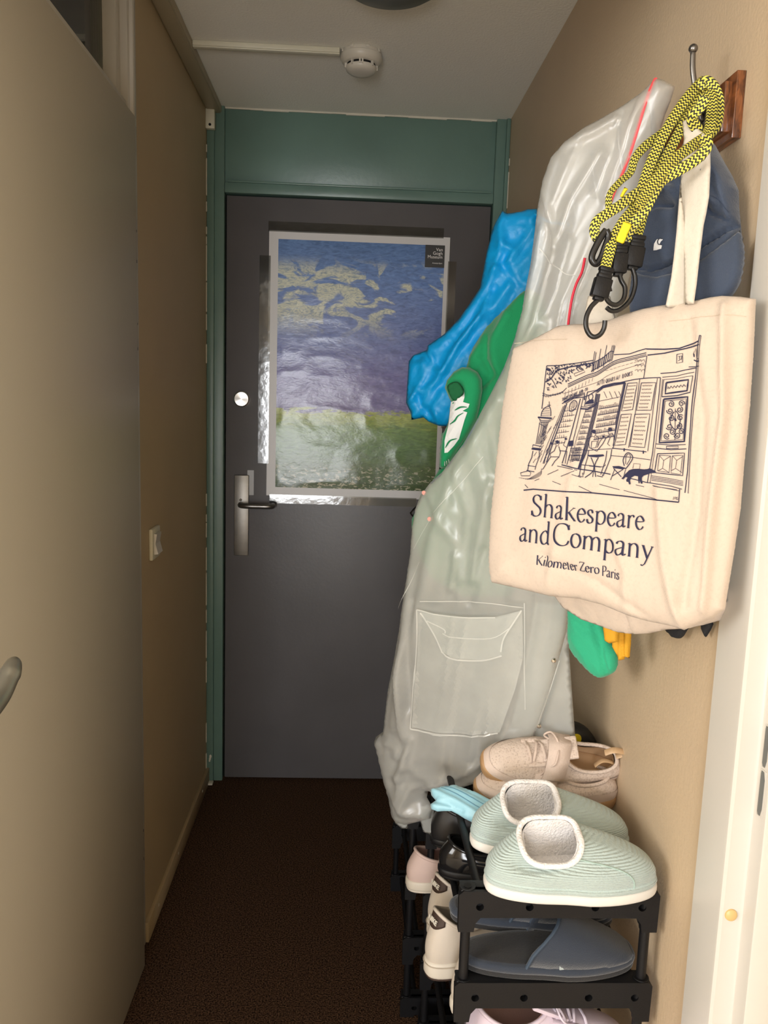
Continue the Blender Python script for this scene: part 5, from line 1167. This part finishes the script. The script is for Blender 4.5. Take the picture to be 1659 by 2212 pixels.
# ================================================================== SHOE RACKS
def rack(label, x0, x1, y0, y1, tiers):
    t = thing('shoe_rack', label, 'shoe rack', ((x0 + x1) / 2, (y0 + y1) / 2, 0))
    ox, oy = t.location.x, t.location.y
    W_ = (x1 - x0); hw = W_ / 2; up = 0.013
    for k, z in enumerate(tiers):
        for s, yy in ((-1, y0), (1, y1)):
            mb = MB()
            # end bar with corner sockets reaching down, round holes through its face
            o_ = [(-hw, -0.062), (-hw - 0.001, 0.0), (-hw + 0.006, 0.006), (hw - 0.006, 0.006), (hw + 0.001, 0.0), (hw, -0.062), (hw - 0.024, -0.062), (hw - 0.026, -0.048), (hw - 0.034, -0.038), (-hw + 0.034, -0.038), (-hw + 0.026, -0.048), (-hw + 0.024, -0.062)]
            holes = []
            for hx in (-hw + 0.032, -hw * 0.30, hw * 0.36, hw - 0.026):
                holes.append([(hx + 0.0062 * math.cos(a), -0.020 + 0.0062 * math.sin(a)) for a in np.linspace(0, 2 * math.pi, 14, endpoint=False)])
            Mx = Matrix.Translation((0, yy - oy + 0.0, z - 0.006)) @ Matrix.Rotation(math.radians(90), 4, 'X')
            plate(mb, o_, [np.array(h_) for h_ in holes], Mx @ Matrix.Translation((0, 0, -0.012)), 0.012)
            mb.box(-hw + 0.004, hw - 0.004, yy - oy + 0.012, yy - oy + 0.016, z - 0.040, z - 0.002)
            mb.box(-hw + 0.002, hw - 0.002, yy - oy + 0.004, yy - oy + 0.030, z - 0.004, z, bev=0.0015)
            for sx in (-1, 1): mb.lathe([(0.0, 0.0), (0.0125, 0.0), (0.0135, -0.004), (0.0135, -0.058), (0.012, -0.062), (0.0, -0.062)], 20, Matrix.Translation((sx * (hw - 0.0135), yy - oy + 0.014, z + 0.001)))
            b_ = mb.build('end_bar', M_black, t)
            for sx in (-1, 1): MB().lathe([(0, 0.0016), (0.006, 0.0016), (0.006, 0.0008), (0, 0.0008)], 16, Matrix.Translation((sx * (hw - 0.0135), yy - oy + 0.013, z + 0.001))).build('socket_hole', M_dark, b_)
            zlo = (tiers[k + 1] if k + 1 < len(tiers) else 0.0)
            for sx in (-1, 1):
                MB().tube([(sx * (hw - 0.0135), yy - oy + 0.014, zlo + 0.001), (sx * (hw - 0.0135), yy - oy + 0.014, z - 0.058)], 0.0078, 14).build('upright', M_black, t)
        for hx in (-hw + 0.032, -hw * 0.30, hw * 0.36, hw - 0.026):
            MB().tube([(hx, y0 - oy + 0.015, z - 0.0085), (hx, y1 - oy - 0.002, z - 0.0085)], 0.0068, 12).build('shelf_tube', M_black, t)
    return t
TZ = (0.70, 0.545, 0.37, 0.205, 0.05)
rack('black plastic shoe rack nearest the camera, mint slippers on its top', 0.184, 0.496, 1.100, 1.58, TZ)
rack('second black shoe rack further back behind the raincoat', 0.150, 0.455, 1.66, 2.14, TZ[1:])

# ================================================================== SHOES
def fpow(v, p): return math.copysign(abs(v) ** p, v)
def footprint(L, W_, n=56, heel=0.78, toe=1.0, asym=0.0, off=0.0, pw=0.72):
    out = []
    for k in range(n):
        a = 2 * math.pi * k / n
        x = L * (0.5 + 0.5 * fpow(math.cos(a), 0.92)); u = x / L
        prof = heel + (1 - heel) * min(1, max(0, (u - 0.2) / 0.45)) ** 1.0
        if u < 0.55: prof -= 0.06 * math.exp(-((u - 0.42) / 0.12) ** 2)
        if u > 0.72: prof *= 1 - (1 - toe) * ((u - 0.72) / 0.28)
        y = W_ / 2 * prof * fpow(math.sin(a), pw) + asym * W_ * (u - 0.3) * (u - 0.3) * (1 if u > 0.3 else 0)
        nx, ny = math.cos(a), math.sin(a)
        out.append((x + nx * off, y + ny * off))
    return out
def slab(name, fp, z0, z1, m, parent, bev=0.003, label=None, zf=None):
    """sole: outline extruded with rounded edges, zf(x) lifts it"""
    n = len(fp); vs = []; zf = zf or (lambda x: 0)
    c = (sum(p[0] for p in fp) / n, sum(p[1] for p in fp) / n)
    def ring(z, ins): return [(p[0] + (c[0] - p[0]) * ins / max(0.02, math.hypot(p[0] - c[0], p[1] - c[1])), p[1] + (c[1] - p[1]) * ins / max(0.02, math.hypot(p[0] - c[0], p[1] - c[1])), z + zf(p[0])) for p in fp]
    rings = [ring(z0, bev), ring(z0 + bev * .3, bev * .3), ring(z0 + bev, 0), ring(z1 - bev, 0), ring(z1 - bev * .3, bev * .3), ring(z1, bev), ring(z1, 0.02)]
    for r in rings: vs += r
    fs = []
    for k in range(len(rings) - 1):
        for i in range(n): fs.append((k * n + i, k * n + (i + 1) % n, (k + 1) * n + (i + 1) % n, (k + 1) * n + i))
    # caps as strips between mirrored points
    for base in (0, (len(rings) - 1) * n):
        for i in range(n // 2):
            q_ = (base + i, base + (i + 1) % n, base + (n - i - 1) % n, base + (n - i) % n)
            q_ = tuple(dict.fromkeys(q_))
            if len(q_) > 2: fs.append(q_)
    return raw(name, vs, fs, m, parent, label)
def shoe_upper(parent, L, W_, m, m_in, sole_z=0.016, rim=None, sq=0.8, toe_h=0.045, heel_bulge=0.006, side_h=0.03, fp=None, th=0.004, fuzz=None, nt_=14, name='upper', tilt=0.0, dent=None):
    """rim: dict(cx, lx, wy, zf, zs, zb). closed upper from the sole edge up to the collar"""
    fp = fp or footprint(L, W_); n = len(fp); R_ = []
    for k in range(n):
        a = 2 * math.pi * k / n; c_, s_ = math.cos(a), math.sin(a)
        x = rim['cx'] + rim['lx'] * fpow(c_, sq); y = rim['wy'] * fpow(s_, sq)
        z = rim['zs'] + (rim['zf'] - rim['zs']) * max(0, c_) ** 1.5 + (rim['zb'] - rim['zs']) * max(0, -c_) ** 1.5 + tilt * s_
        R_.append(Vector((x, y, z)))
    vs = []; P_ = []
    for k in range(n):
        a = 2 * math.pi * k / n; c_, s_ = math.cos(a), math.sin(a)
        O_ = Vector((fp[k][0], fp[k][1], sole_z)); Rk = R_[k]
        fr_ = max(0, c_)
        h1 = side_h + (toe_h - side_h) * fr_
        outw = Vector((c_, s_, 0)) * (heel_bulge + 0.004)
        C1 = O_ + outw + Vector((0, 0, h1 * 0.75))
        C2 = Rk + (O_ - Rk) * (0.28 + 0.20 * fr_); C2.z = Rk.z - (Rk.z - sole_z) * (0.22 + 0.12 * fr_) + (0.004 if fr_ > 0.3 else 0)
        col = []
        for j in range(nt_ + 1):
            t = j / nt_; q_ = O_ * (1 - t) ** 3 + C1 * 3 * t * (1 - t) ** 2 + C2 * 3 * t * t * (1 - t) + Rk * t ** 3
            if dent: q_ = dent(q_, t, a)
            col.append(q_)
        P_.append(col)
    # outer, then fold over rim and down inside
    inn = []
    for k in range(n):
        a = 2 * math.pi * k / n; c_, s_ = math.cos(a), math.sin(a)
        inner = []
        for j in range(nt_, -1, -2):
            q_ = P_[k][j].copy(); cen = Vector((rim['cx'], 0, 0)); d_ = Vector((cen.x - q_.x, -q_.y, 0))
            d_ = d_.normalized() * min(th, d_.length * 0.5); q_ = q_ + d_ + Vector((0, 0, -0.0005 if j == nt_ else -th * 0.6)); q_.z = max(q_.z, sole_z + 0.001)
            inner.append(q_)
        inn.append(inner)
    rows = nt_ + 1
    vs = [v for col in P_ for v in col]; fs = []
    for k in range(n):
        k2 = (k + 1) % n
        for j in range(nt_): fs.append((k * rows + j, k2 * rows + j, k2 * rows + j + 1, k * rows + j + 1))
    up_ = raw(name, vs, fs, m, parent)
    r2 = len(inn[0]); vs = [v for col in inn for v in col]; fs = []
    for k in range(n):
        k2 = (k + 1) % n
        for j in range(r2 - 1): fs.append((k * r2 + j, k2 * r2 + j, k2 * r2 + j + 1, k * r2 + j + 1))
    raw('lining', vs, fs, m_in, parent)
    P2 = [tuple(v) for v in R_] + [tuple(R_[0])]
    rr = fuzz or th * 0.6
    ring = catmull(P2[:-1], 2, True); ring.append(ring[0])
    MB().tube([Vector(p) + Vector((0, 0, 0.0)) for p in ring], rr, 10, cap=False).build('collar_edge', m_in if fuzz else m, parent)
    return P_, R_, fp
def top_at(P_, x, y):
    """highest outer point near (x, y)"""
    best = None; bd = 1e9
    for col in P_:
        for q_ in col:
            d_ = (q_.x - x) ** 2 + (q_.y - y) ** 2 - q_.z * 1e-4
            if d_ < bd: bd = d_; best = q_
    return best

# mint slippers
M_mint = corduroy('mint_corduroy', (0.46, 0.555, 0.53), 115, 0.8)
M_fleece = mat('white_fleece', (0.88, 0.84, 0.82), 0.95, bump=1.0, bscale=260, sheen=0.5)
M_sole = mat('white_foam_sole', (0.72, 0.69, 0.64), 0.6)
def mint(label, loc, rz):
    t = thing('slipper', label, 'slipper', loc, rz, group='mint slippers on the rack top')
    L, W_ = 0.262, 0.100; fp = footprint(L, W_, heel=0.90, toe=0.96, asym=0.05)
    slab('sole', footprint(L, W_, heel=0.90, toe=0.96, asym=0.05, off=0.004), 0.0, 0.017, M_sole, t, 0.005)
    slab('insole', footprint(L, W_, heel=0.90, toe=0.96, asym=0.05, off=-0.006), 0.012, 0.030, M_fleece, t, 0.003)
    slab('piping', footprint(L, W_, heel=0.90, toe=0.96, asym=0.05, off=0.0035), 0.016, 0.026, M_mint, t, 0.004)
    def dent(q_, t_, a):
        # heel folded in on the near side
        w_ = math.exp(-((q_.x - 0.055) / 0.045) ** 2) * math.exp(-((q_.y + 0.035) / 0.02) ** 2) * min(1, max(0, t_ - 0.15) * 2)
        return q_ + Vector((0.0, 0.010, -0.010)) * w_
    P_, R_, _ = shoe_upper(t, L, W_, M_mint, M_fleece, 0.022, dict(cx=0.095, lx=0.046, wy=0.034, zf=0.086, zs=0.076, zb=0.076), sq=0.6, toe_h=0.056, side_h=0.046, heel_bulge=0.007, fp=fp, th=0.007, fuzz=0.0045, tilt=0.020, dent=dent)
    # seam that runs down from the opening
    for s in (-1,):
        P = [top_at(P_, 0.140 + 0.010 * k, s * (0.030 + 0.004 * k)) for k in range(3)]
    k0 = 48
    MB().tube([v + Vector((0, -0.0005, 0.0005)) for v in P_[k0][::1]], 0.0011, 6).build('side_seam', mat('mint_thread', (0.36, 0.48, 0.43), 0.8), t)
    return t
mint('mint green corduroy fleece-lined slipper in front, at the very edge of the rack top', (0.226, 1.112, 0.701), 0.0)
mint('mint green corduroy slipper behind its pair and below the beige shoes', (0.222, 1.232, 0.701), math.radians(-2))

# navy mules
M_navy = mat('navy_suede', (0.020, 0.028, 0.045), 0.9, bump=0.25, bscale=500, sheen=0.35)
M_navyd = mat('dark_footbed', (0.016, 0.016, 0.018), 0.95, bump=0.3, bscale=400, sheen=0.2)
def mule(label, loc, rz, tagged):
    t = thing('slipper', label, 'slipper', loc, rz, group='navy mules on the second tier')
    L, W_ = 0.275, 0.100; kw = dict(heel=0.84, toe=0.98, asym=0.06)
    slab('sole', footprint(L, W_, off=0.004, **kw), 0.0, 0.011, M_navyd, t, 0.003)
    slab('edge_piping', footprint(L, W_, off=0.006, **kw), 0.008, 0.022, M_navy, t, 0.006)
    slab('footbed', footprint(L, W_, off=-0.003, **kw), 0.012, 0.0235, M_navyd, t, 0.003)
    fp = footprint(L, W_, off=0.002, n=96, **kw)
    # half widths along x
    def hw(x):
        ys = [p for p in fp if abs(p[0] - x) < 0.012]; return (max(p[1] for p in ys), min(p[1] for p in ys))
    vs = []; nu, na = 26, 22
    for i in range(nu + 1):
        for j in range(na + 1):
            b_ = -1 + 2 * j / na
            x0 = L * (0.40 + 0.10 * b_ * 0.0) + L * 0.085 * (1 - abs(b_) ** 2) * 0 + L * (0.055 * (abs(b_)))  # opening edge, pulled back at the middle
            x0 = L * (0.33 + 0.18 * (1 - b_ * b_) + 0.04 * (b_ + 1))
            u = i / nu; x = x0 + (L * 0.992 - x0) * (1 - (1 - u) ** 1.35)
            yt, yb = hw(min(x, L * 0.985)); k_ = math.sqrt(max(0, 1 - max(0, (x - L * 0.93) / (L * 0.072)) ** 2)) if x > L * 0.93 else 1
            y = (yt + yb) / 2 + (yt - yb) / 2 * math.sin(b_ * math.pi / 2) * (0.35 + 0.65 * k_)
            h_ = 0.020 + 0.070 * max(0, math.cos(b_ * math.pi / 2)) ** 0.62 * (1 - ((x / L - 0.37) / 0.64) ** 1.7 if x / L > 0.37 else 1)
            vs.append((x, y, max(0.018, h_)))
    fs = [(i * (na + 1) + j, (i + 1) * (na + 1) + j, (i + 1) * (na + 1) + j + 1, i * (na + 1) + j + 1) for i in range(nu) for j in range(na)]
    v_ = raw('vamp', vs, fs, M_navy, t); md = v_.modifiers.new('s', 'SOLIDIFY'); md.thickness = 0.0045; md.offset = -1
    edge = [Vector(vs[j]) + Vector((0.001, 0, -0.001)) for j in range(na + 1)]
    MB().tube(edge, 0.0028, 8).build('vamp_edge', mat('slate_binding', (0.035, 0.055, 0.085), 0.8), t)
    if tagged:
        q_ = Vector((L * 0.52, -W_ * 0.475, 0.024)); Mx = Matrix.Translation(q_) @ Matrix.Rotation(math.radians(-12), 4, 'X')
        MB().box(0, 0.020, -0.0012, 0.0, -0.004, 0.006, bev=0.0004, M=Mx).build('care_tag', mat('grey_label', (0.32, 0.36, 0.36), 0.7), t)
    return t
mule('dark navy open-back slipper in front on the second tier, small grey tag on its side', (0.203, 1.148, 0.546), math.radians(1), True)
mule('dark navy open-back slipper tucked behind its pair under the rack top', (0.196, 1.243, 0.560), math.radians(-1), False)

# generic sneaker
def sneaker(label, loc, rz, L, W_, mu, mi, ms, rx=0.0, ry=0.0, group=None, lace=None, mo=None, sole_h=0.026, rim=None, toe_h=0.05, laces=True, tongue=True):
    t = thing('sneaker', label, 'shoe', loc, rz, group, rx, ry)
    kw = dict(heel=0.80, toe=0.95, asym=0.06)
    zf = lambda x: 0.010 * max(0, (x / L - 0.8) / 0.2) ** 2
    slab('midsole', footprint(L, W_, off=0.004, **kw), 0.004, sole_h, ms, t, 0.005, zf=zf)
    slab('outsole', footprint(L, W_, off=0.002, **kw), 0.0, 0.007, mo or ms, t, 0.002, zf=zf)
    slab('insole', footprint(L, W_, off=-0.005, **kw), sole_h - 0.008, sole_h + 0.002, mi, t, 0.003, zf=zf)
    rim = rim or dict(cx=0.078, lx=0.062, wy=0.030, zf=0.098, zs=0.070, zb=0.088)
    P_, R_, fp = shoe_upper(t, L, W_, mu, mi, sole_h - 0.004, rim, toe_h=toe_h, side_h=0.045, fp=footprint(L, W_, **kw), th=0.006, fuzz=None)
    n = len(P_)
    xr = rim['cx'] + rim['lx']
    def surf(x, y): return top_at(P_, x, y)
    if tongue:
        mb = MB(); mb.box(xr - 0.030, xr + 0.035, -0.022, 0.022, rim['zf'] - 0.004, rim['zf'] + 0.004, bev=0.003, M=Matrix.Translation((xr, 0, rim['zf'])) @ Matrix.Rotation(math.radians(22), 4, 'Y') @ Matrix.Translation((-xr, 0, -rim['zf'])))
        mb.build('tongue', mu, t)
    if laces:
        for k in range(5):
            x = xr + 0.008 + k * 0.0125; pts = []
            for j in range(7):
                y = -0.021 + 0.042 * j / 6; q_ = surf(x + (0.004 if k % 2 else -0.004) * (y / 0.02), y)
                pts.append((x + (0.004 if k % 2 else -0.004) * (y / 0.02), y, q_.z + 0.003 + 0.003 * math.cos(y / 0.021 * 1.57)))
            MB().tube(catmull(pts, 3), 0.0024, 8, flat=0.7).build('lace', lace or ms, t)
        for s in (-1, 1):
            c0 = Vector((xr + 0.004, 0, rim['zf'] + 0.006)); loop = [c0, c0 + Vector((0.006, s * 0.015, 0.006)), c0 + Vector((0.012, s * 0.032, -0.004)), c0 + Vector((0.022, s * 0.030, -0.014)), c0 + Vector((0.014, s * 0.014, -0.002)), c0 + Vector((0.002, 0, 0.001))]
            MB().tube(catmull(loop, 5), 0.0018, 8).build('lace_bow', lace or ms, t)
            eye = [(xr + 0.004 + 0.0125 * k, s * 0.024, surf(xr + 0.004 + 0.0125 * k, s * 0.024).z + 0.0012) for k in range(6)]
            MB().tube(eye, 0.0045, 8, flat=0.4).build('eyestay', mu, t)
    return t, P_, R_, surf
# beige velcro pair: mesh toe points left, strap across the instep
def mesh_mat():
    m = bpy.data.materials.new('beige_knit_mesh'); m.use_nodes = True; N, L = nt(m); b = N['Principled BSDF']; b.inputs['Roughness'].default_value = 0.85
    tc = N.new('ShaderNodeTexCoord'); vo = N.new('ShaderNodeTexVoronoi'); vo.inputs['Scale'].default_value = 240; L.new(tc.outputs['Object'], vo.inputs[0])
    rp = N.new('ShaderNodeValToRGB'); e = rp.color_ramp.elements; e[0].position = 0.10; e[0].color = (0.50, 0.39, 0.32, 1); e[1].position = 0.45; e[1].color = (0.66, 0.54, 0.46, 1)
    L.new(vo.outputs[0], rp.inputs[0]); L.new(rp.outputs[0], b.inputs['Base Color'])
    bp = N.new('ShaderNodeBump'); bp.inputs['Strength'].default_value = 0.7; bp.inputs['Distance'].default_value = 0.001; L.new(vo.outputs[0], bp.inputs['Height']); L.new(bp.outputs[0], b.inputs['Normal'])
    return m
M_mesh = mesh_mat(); M_suede = mat('beige_suede', (0.66, 0.53, 0.45), 0.85, bump=0.2, bscale=400); M_gum = mat('tan_gum_sole', (0.42, 0.25, 0.12), 0.5)
M_tanin = mat('tan_lining', (0.50, 0.32, 0.18), 0.6)
def beige(label, loc, rz, rx, ry):
    t, P_, R_, surf = sneaker(label, loc, rz, 0.262, 0.092, M_mesh, M_tanin, M_gum, rx=rx, ry=ry, group='beige strap sneakers on the rack top', lace=M_suede, sole_h=0.024,
        rim=dict(cx=0.072, lx=0.055, wy=0.028, zf=0.086, zs=0.058, zb=0.066), toe_h=0.046)
    # suede toe guard: the lowest rows of the upper
    n = len(P_); vs = []; fs = []; rows = 5
    for k in range(n):
        for j in range(rows):
            a = 2 * math.pi * k / n; q_ = P_[k][j]; vs.append(q_ + Vector((math.cos(a), math.sin(a), 0.2)) * 0.0014)
    for k in range(n):
        for j in range(rows - 1): fs.append((k * rows + j, ((k + 1) % n) * rows + j, ((k + 1) % n) * rows + j + 1, k * rows + j + 1))
    raw('suede_rand', vs, fs, M_suede, t)
    # broad strap over the instep
    vs = []; xs = (0.112, 0.152); m_ = 16
    for j in range(m_ + 1):
        b_ = -1 + 2 * j / m_; y = 0.047 * math.sin(b_ * 1.5)
        for x in xs:
            q_ = surf(x + 0.006 * b_, y * 0.94); vs.append(Vector((x + 0.012 * b_, y * 1.02, q_.z + 0.010 + 0.006 * (1 - b_ * b_))))
    fs = [(2 * j, 2 * j + 1, 2 * j + 3, 2 * j + 2) for j in range(m_)]
    o = raw('strap', vs, fs, M_suede, t); md = o.modifiers.new('s', 'SOLIDIFY'); md.thickness = 0.003; md.offset = 1
    P = [(0.020, 0, 0.072), (0.008, 0, 0.088), (0.030, 0, 0.094), (0.044, 0.0, 0.082)]
    ribbon('pull_tab', P, 0.014, mat('tan_ribbon', (0.55, 0.36, 0.20), 0.4), t, th=0.0012, facing=(0, 1, 0.01), world=False) if False else MB().tube(catmull(P, 5), 0.006, 8, flat=0.25).build('pull_tab', mat('tan_ribbon', (0.55, 0.36, 0.20), 0.4), t)
    return t
beige('beige mesh sneaker with broad strap lying on top of its pair against the wall', (0.521, 1.397, 0.746), math.radians(180), math.radians(-38), math.radians(-3))
beige('beige mesh sneaker underneath, only its tan toe and side showing', (0.512, 1.372, 0.702), math.radians(176), math.radians(-12), 0)

# white runners with brown heel tabs, heels sticking out to the left on the second tier
M_off = mat('offwhite_leather', (0.56, 0.49, 0.41), 0.55, bump=0.1, bscale=300); M_offs = mat('offwhite_midsole', (0.62, 0.56, 0.47), 0.5); M_brown = mat('dark_brown_rubber', (0.045, 0.025, 0.018), 0.6)
def runner(label, loc, rz, ry=0):
    t, P_, R_, surf = sneaker(label, loc, rz, 0.290, 0.094, M_off, mat('cream_lining', (0.50, 0.45, 0.38), 0.9), M_offs, group='white runners with brown heel tabs', mo=M_brown, sole_h=0.036, ry=ry,
        rim=dict(cx=0.080, lx=0.064, wy=0.034, zf=0.130, zs=0.096, zb=0.128), laces=False, toe_h=0.07)
    # brown heel tab with lettering
    n = len(P_); ks = list(range(n // 2 - 5, n // 2 + 6)); vs = []; fs = []; nt_ = 14; j0 = 9; rows = nt_ + 1 - j0
    for k in ks:
        jj = [j0 + (nt_ - j0) * i / (rows - 1) for i in range(rows)]
        lift = abs(k - n // 2) / 5.0
        for i in range(rows):
            f_ = jj[i] + (nt_ - jj[i]) * lift ** 2 * 0.5; j = min(nt_ - 1, int(f_)); q_ = P_[k][j].lerp(P_[k][j + 1], f_ - j)
            a = 2 * math.pi * k / n; vs.append(q_ + Vector((math.cos(a), math.sin(a), 0.1)) * 0.0022)
    for a_ in range(len(ks) - 1):
        for i in range(rows - 1): fs.append((a_ * rows + i, (a_ + 1) * rows + i, (a_ + 1) * rows + i + 1, a_ * rows + i + 1))
    tb = raw('heel_tab', vs, fs, M_brown, t); md = tb.modifiers.new('s', 'SOLIDIFY'); md.thickness = 0.0015
    qm = P_[n // 2][11]; qa = P_[n // 2][13]; qb = P_[n // 2][9]; up_ = (qa - qb).normalized(); ax = Vector((0, -1, 0)); nn = ax.cross(up_)
    Mx = Matrix(((ax.x, up_.x, nn.x, 0), (ax.y, up_.y, nn.y, 0), (ax.z, up_.z, nn.z, 0), (0, 0, 0, 1)))
    Mx = Matrix.Translation(qm + nn.normalized() * 0.0042 + up_ * -0.004) @ Mx
    text('heel_lettering', 'NIKE', 0.0125, Mx, mat('cream_lettering', (0.70, 0.65, 0.55), 0.6), t, extrude=0.0008, align='CENTER', world=False, bold=0.0003)
    # curved midsole groove
    fp2 = footprint(0.290, 0.094, off=0.0052, heel=0.80, toe=0.95, asym=0.06)
    MB().tube([(p[0], p[1], 0.029) for p in fp2] + [(fp2[0][0], fp2[0][1], 0.029)], 0.0009, 6, cap=False).build('midsole_line', mat('groove_tan', (0.45, 0.38, 0.30), 0.6), t)
    return t
runner('white runner with brown heel tab, nearer of the pair, on the third tier', (0.168, 1.332, 0.371), math.radians(24))
runner('white runner with brown heel tab, farther of the pair, on the third tier', (0.184, 1.440, 0.371), math.radians(26))
# dark glossy shoe further back on the second tier
t, P_, R_, surf = sneaker('black shiny shoe on the second tier, right behind the navy slippers', (0.190, 1.385, 0.547), 0, 0.27, 0.088, mat('black_patent', (0.008, 0.008, 0.009), 0.12), M_dark, M_black, sole_h=0.018, laces=False, tongue=False, toe_h=0.04, rim=dict(cx=0.078, lx=0.062, wy=0.030, zf=0.075, zs=0.055, zb=0.070))
sneaker('dull black shoe at the far end of the second tier', (0.185, 1.490, 0.547), 0, 0.27, 0.088, mat('black_leather', (0.010, 0.010, 0.011), 0.4), M_dark, M_black, sole_h=0.018, laces=False, tongue=False, toe_h=0.04)
M_lil = mat('lilac_leather', (0.62, 0.52, 0.60), 0.5, bump=0.1, bscale=300); M_pink = mat('dusty_pink_fabric', (0.55, 0.36, 0.32), 0.8, bump=0.2, bscale=300); M_lilace = mat('lilac_lace', (0.66, 0.58, 0.68), 0.7)
TALL = dict(cx=0.078, lx=0.062, wy=0.033, zf=0.136, zs=0.098, zb=0.118)
sneaker('lilac sneaker with pale laces on the third tier, nearest the camera', (0.215, 1.150, 0.371), math.radians(1), 0.268, 0.096, M_lil, M_pink, M_offs, lace=M_lilace, rim=dict(cx=0.072, lx=0.058, wy=0.030, zf=0.092, zs=0.076, zb=0.100))
sneaker('cream trainer on the third tier with its heel beside the front left upright', (0.204, 1.248, 0.371), math.radians(3), 0.27, 0.082, M_off, M_pink, M_offs, lace=M_offs, rim=TALL, toe_h=0.06)
sneaker('pale pink and white shoe at the back of the third tier', (0.150, 1.60, 0.371), math.radians(15), 0.22, 0.085, mat('pale_pink_fabric', (0.60, 0.45, 0.40), 0.7), M_pink, M_offs, laces=False)

# light blue zip pouch
pch = thing('zip_pouch', 'light blue zip pouch lying on the rack top beside the raincoat hem', 'pouch', (0.22, 1.37, 0.705))
M_pch = mat('pale_blue_nylon', (0.33, 0.62, 0.74), 0.4, bump=0.2, bscale=120, sheen=0.2)
out = [(929, 1706), (952, 1700), (985, 1696), (1030, 1712), (1065, 1730), (1105, 1748), (1100, 1762), (1085, 1776), (1068, 1787), (1049, 1784), (1019, 1776), (1003, 1768), (989, 1759), (975, 1752), (959, 1752), (945, 1753), (932, 1748), (929, 1738), (941, 1729), (932, 1718)]
def yz(px, py, z):
    r = ray(px, py); return (px, py, r[1] * (z - CAMZ) / r[2])
S_p = puff('pouch_body', out, [yz(929, 1706, 0.722), yz(1100, 1750, 0.722), yz(1000, 1760, 0.705)], 0.012, M_pch, pch, D=18, g=4, back=0.006, ridges=[([(935, 1712), (985, 1735), (1030, 1762), (1070, 1780)], 4, 0.004), ([(932, 1735), (970, 1742), (1000, 1757)], 4, -0.005), ([(990, 1702), (1050, 1735), (1090, 1755)], 4, -0.003)])
for P in ([(955, 1708), (990, 1724), (1040, 1754), (1085, 1772)], [(962, 1703), (1000, 1719), (1050, 1747), (1092, 1764)]):
    ink = Ink(S_p, 0.001); ink.line(P, 1.6, True); ink.build('zip_line', mat('deep_blue_tape', (0.12, 0.30, 0.42), 0.5), pch)
inv = parent_matrix(pch).inverted(); c_ = inv @ at_y(1023, 1786, S_p.pt(1023, 1776).y - 0.006)
MB().tube([c_ + Vector((0.004 * math.cos(a), 0, 0.0085 * math.sin(a))) for a in np.linspace(0, 2 * math.pi, 20)], 0.0010, 6, cap=False).box(c_.x - 0.003, c_.x + 0.003, c_.y - 0.001, c_.y + 0.001, c_.z + 0.008, c_.z + 0.014, bev=0.0005).build('zip_pull', mat('pale_blue_pull', (0.45, 0.75, 0.78), 0.4), pch)

# black round thing with a yellow disc, behind the sneakers
rb = thing('pocket_torch', 'round black object with a yellow disc behind the beige sneakers', 'case', (0.452, 1.478, 0.758))
Mx = Matrix.Rotation(math.radians(-70), 4, 'Z') @ Matrix.Rotation(math.radians(90), 4, 'Y') if False else Matrix.Rotation(math.radians(90), 4, 'X') @ Matrix.Rotation(0, 4, 'Z')
MB().lathe([(0, 0.028), (0.046, 0.028), (0.052, 0.024), (0.057, 0.010), (0.057, -0.010), (0.050, -0.028), (0.04, -0.032), (0, -0.032)], 32, Mx).build('case_shell', mat('black_rubber', (0.012, 0.012, 0.012), 0.55), rb)
MB().lathe([(0, 0.004), (0.009, 0.0035), (0.0105, 0), (0.0105, -0.006), (0, -0.006)], 24, Matrix.Translation((0.006, 0, 0.035)) @ Mx @ Matrix.Translation((0, 0, 0.028))).build('yellow_disc', mat('yellow_plastic', (0.80, 0.62, 0.02), 0.4), rb)
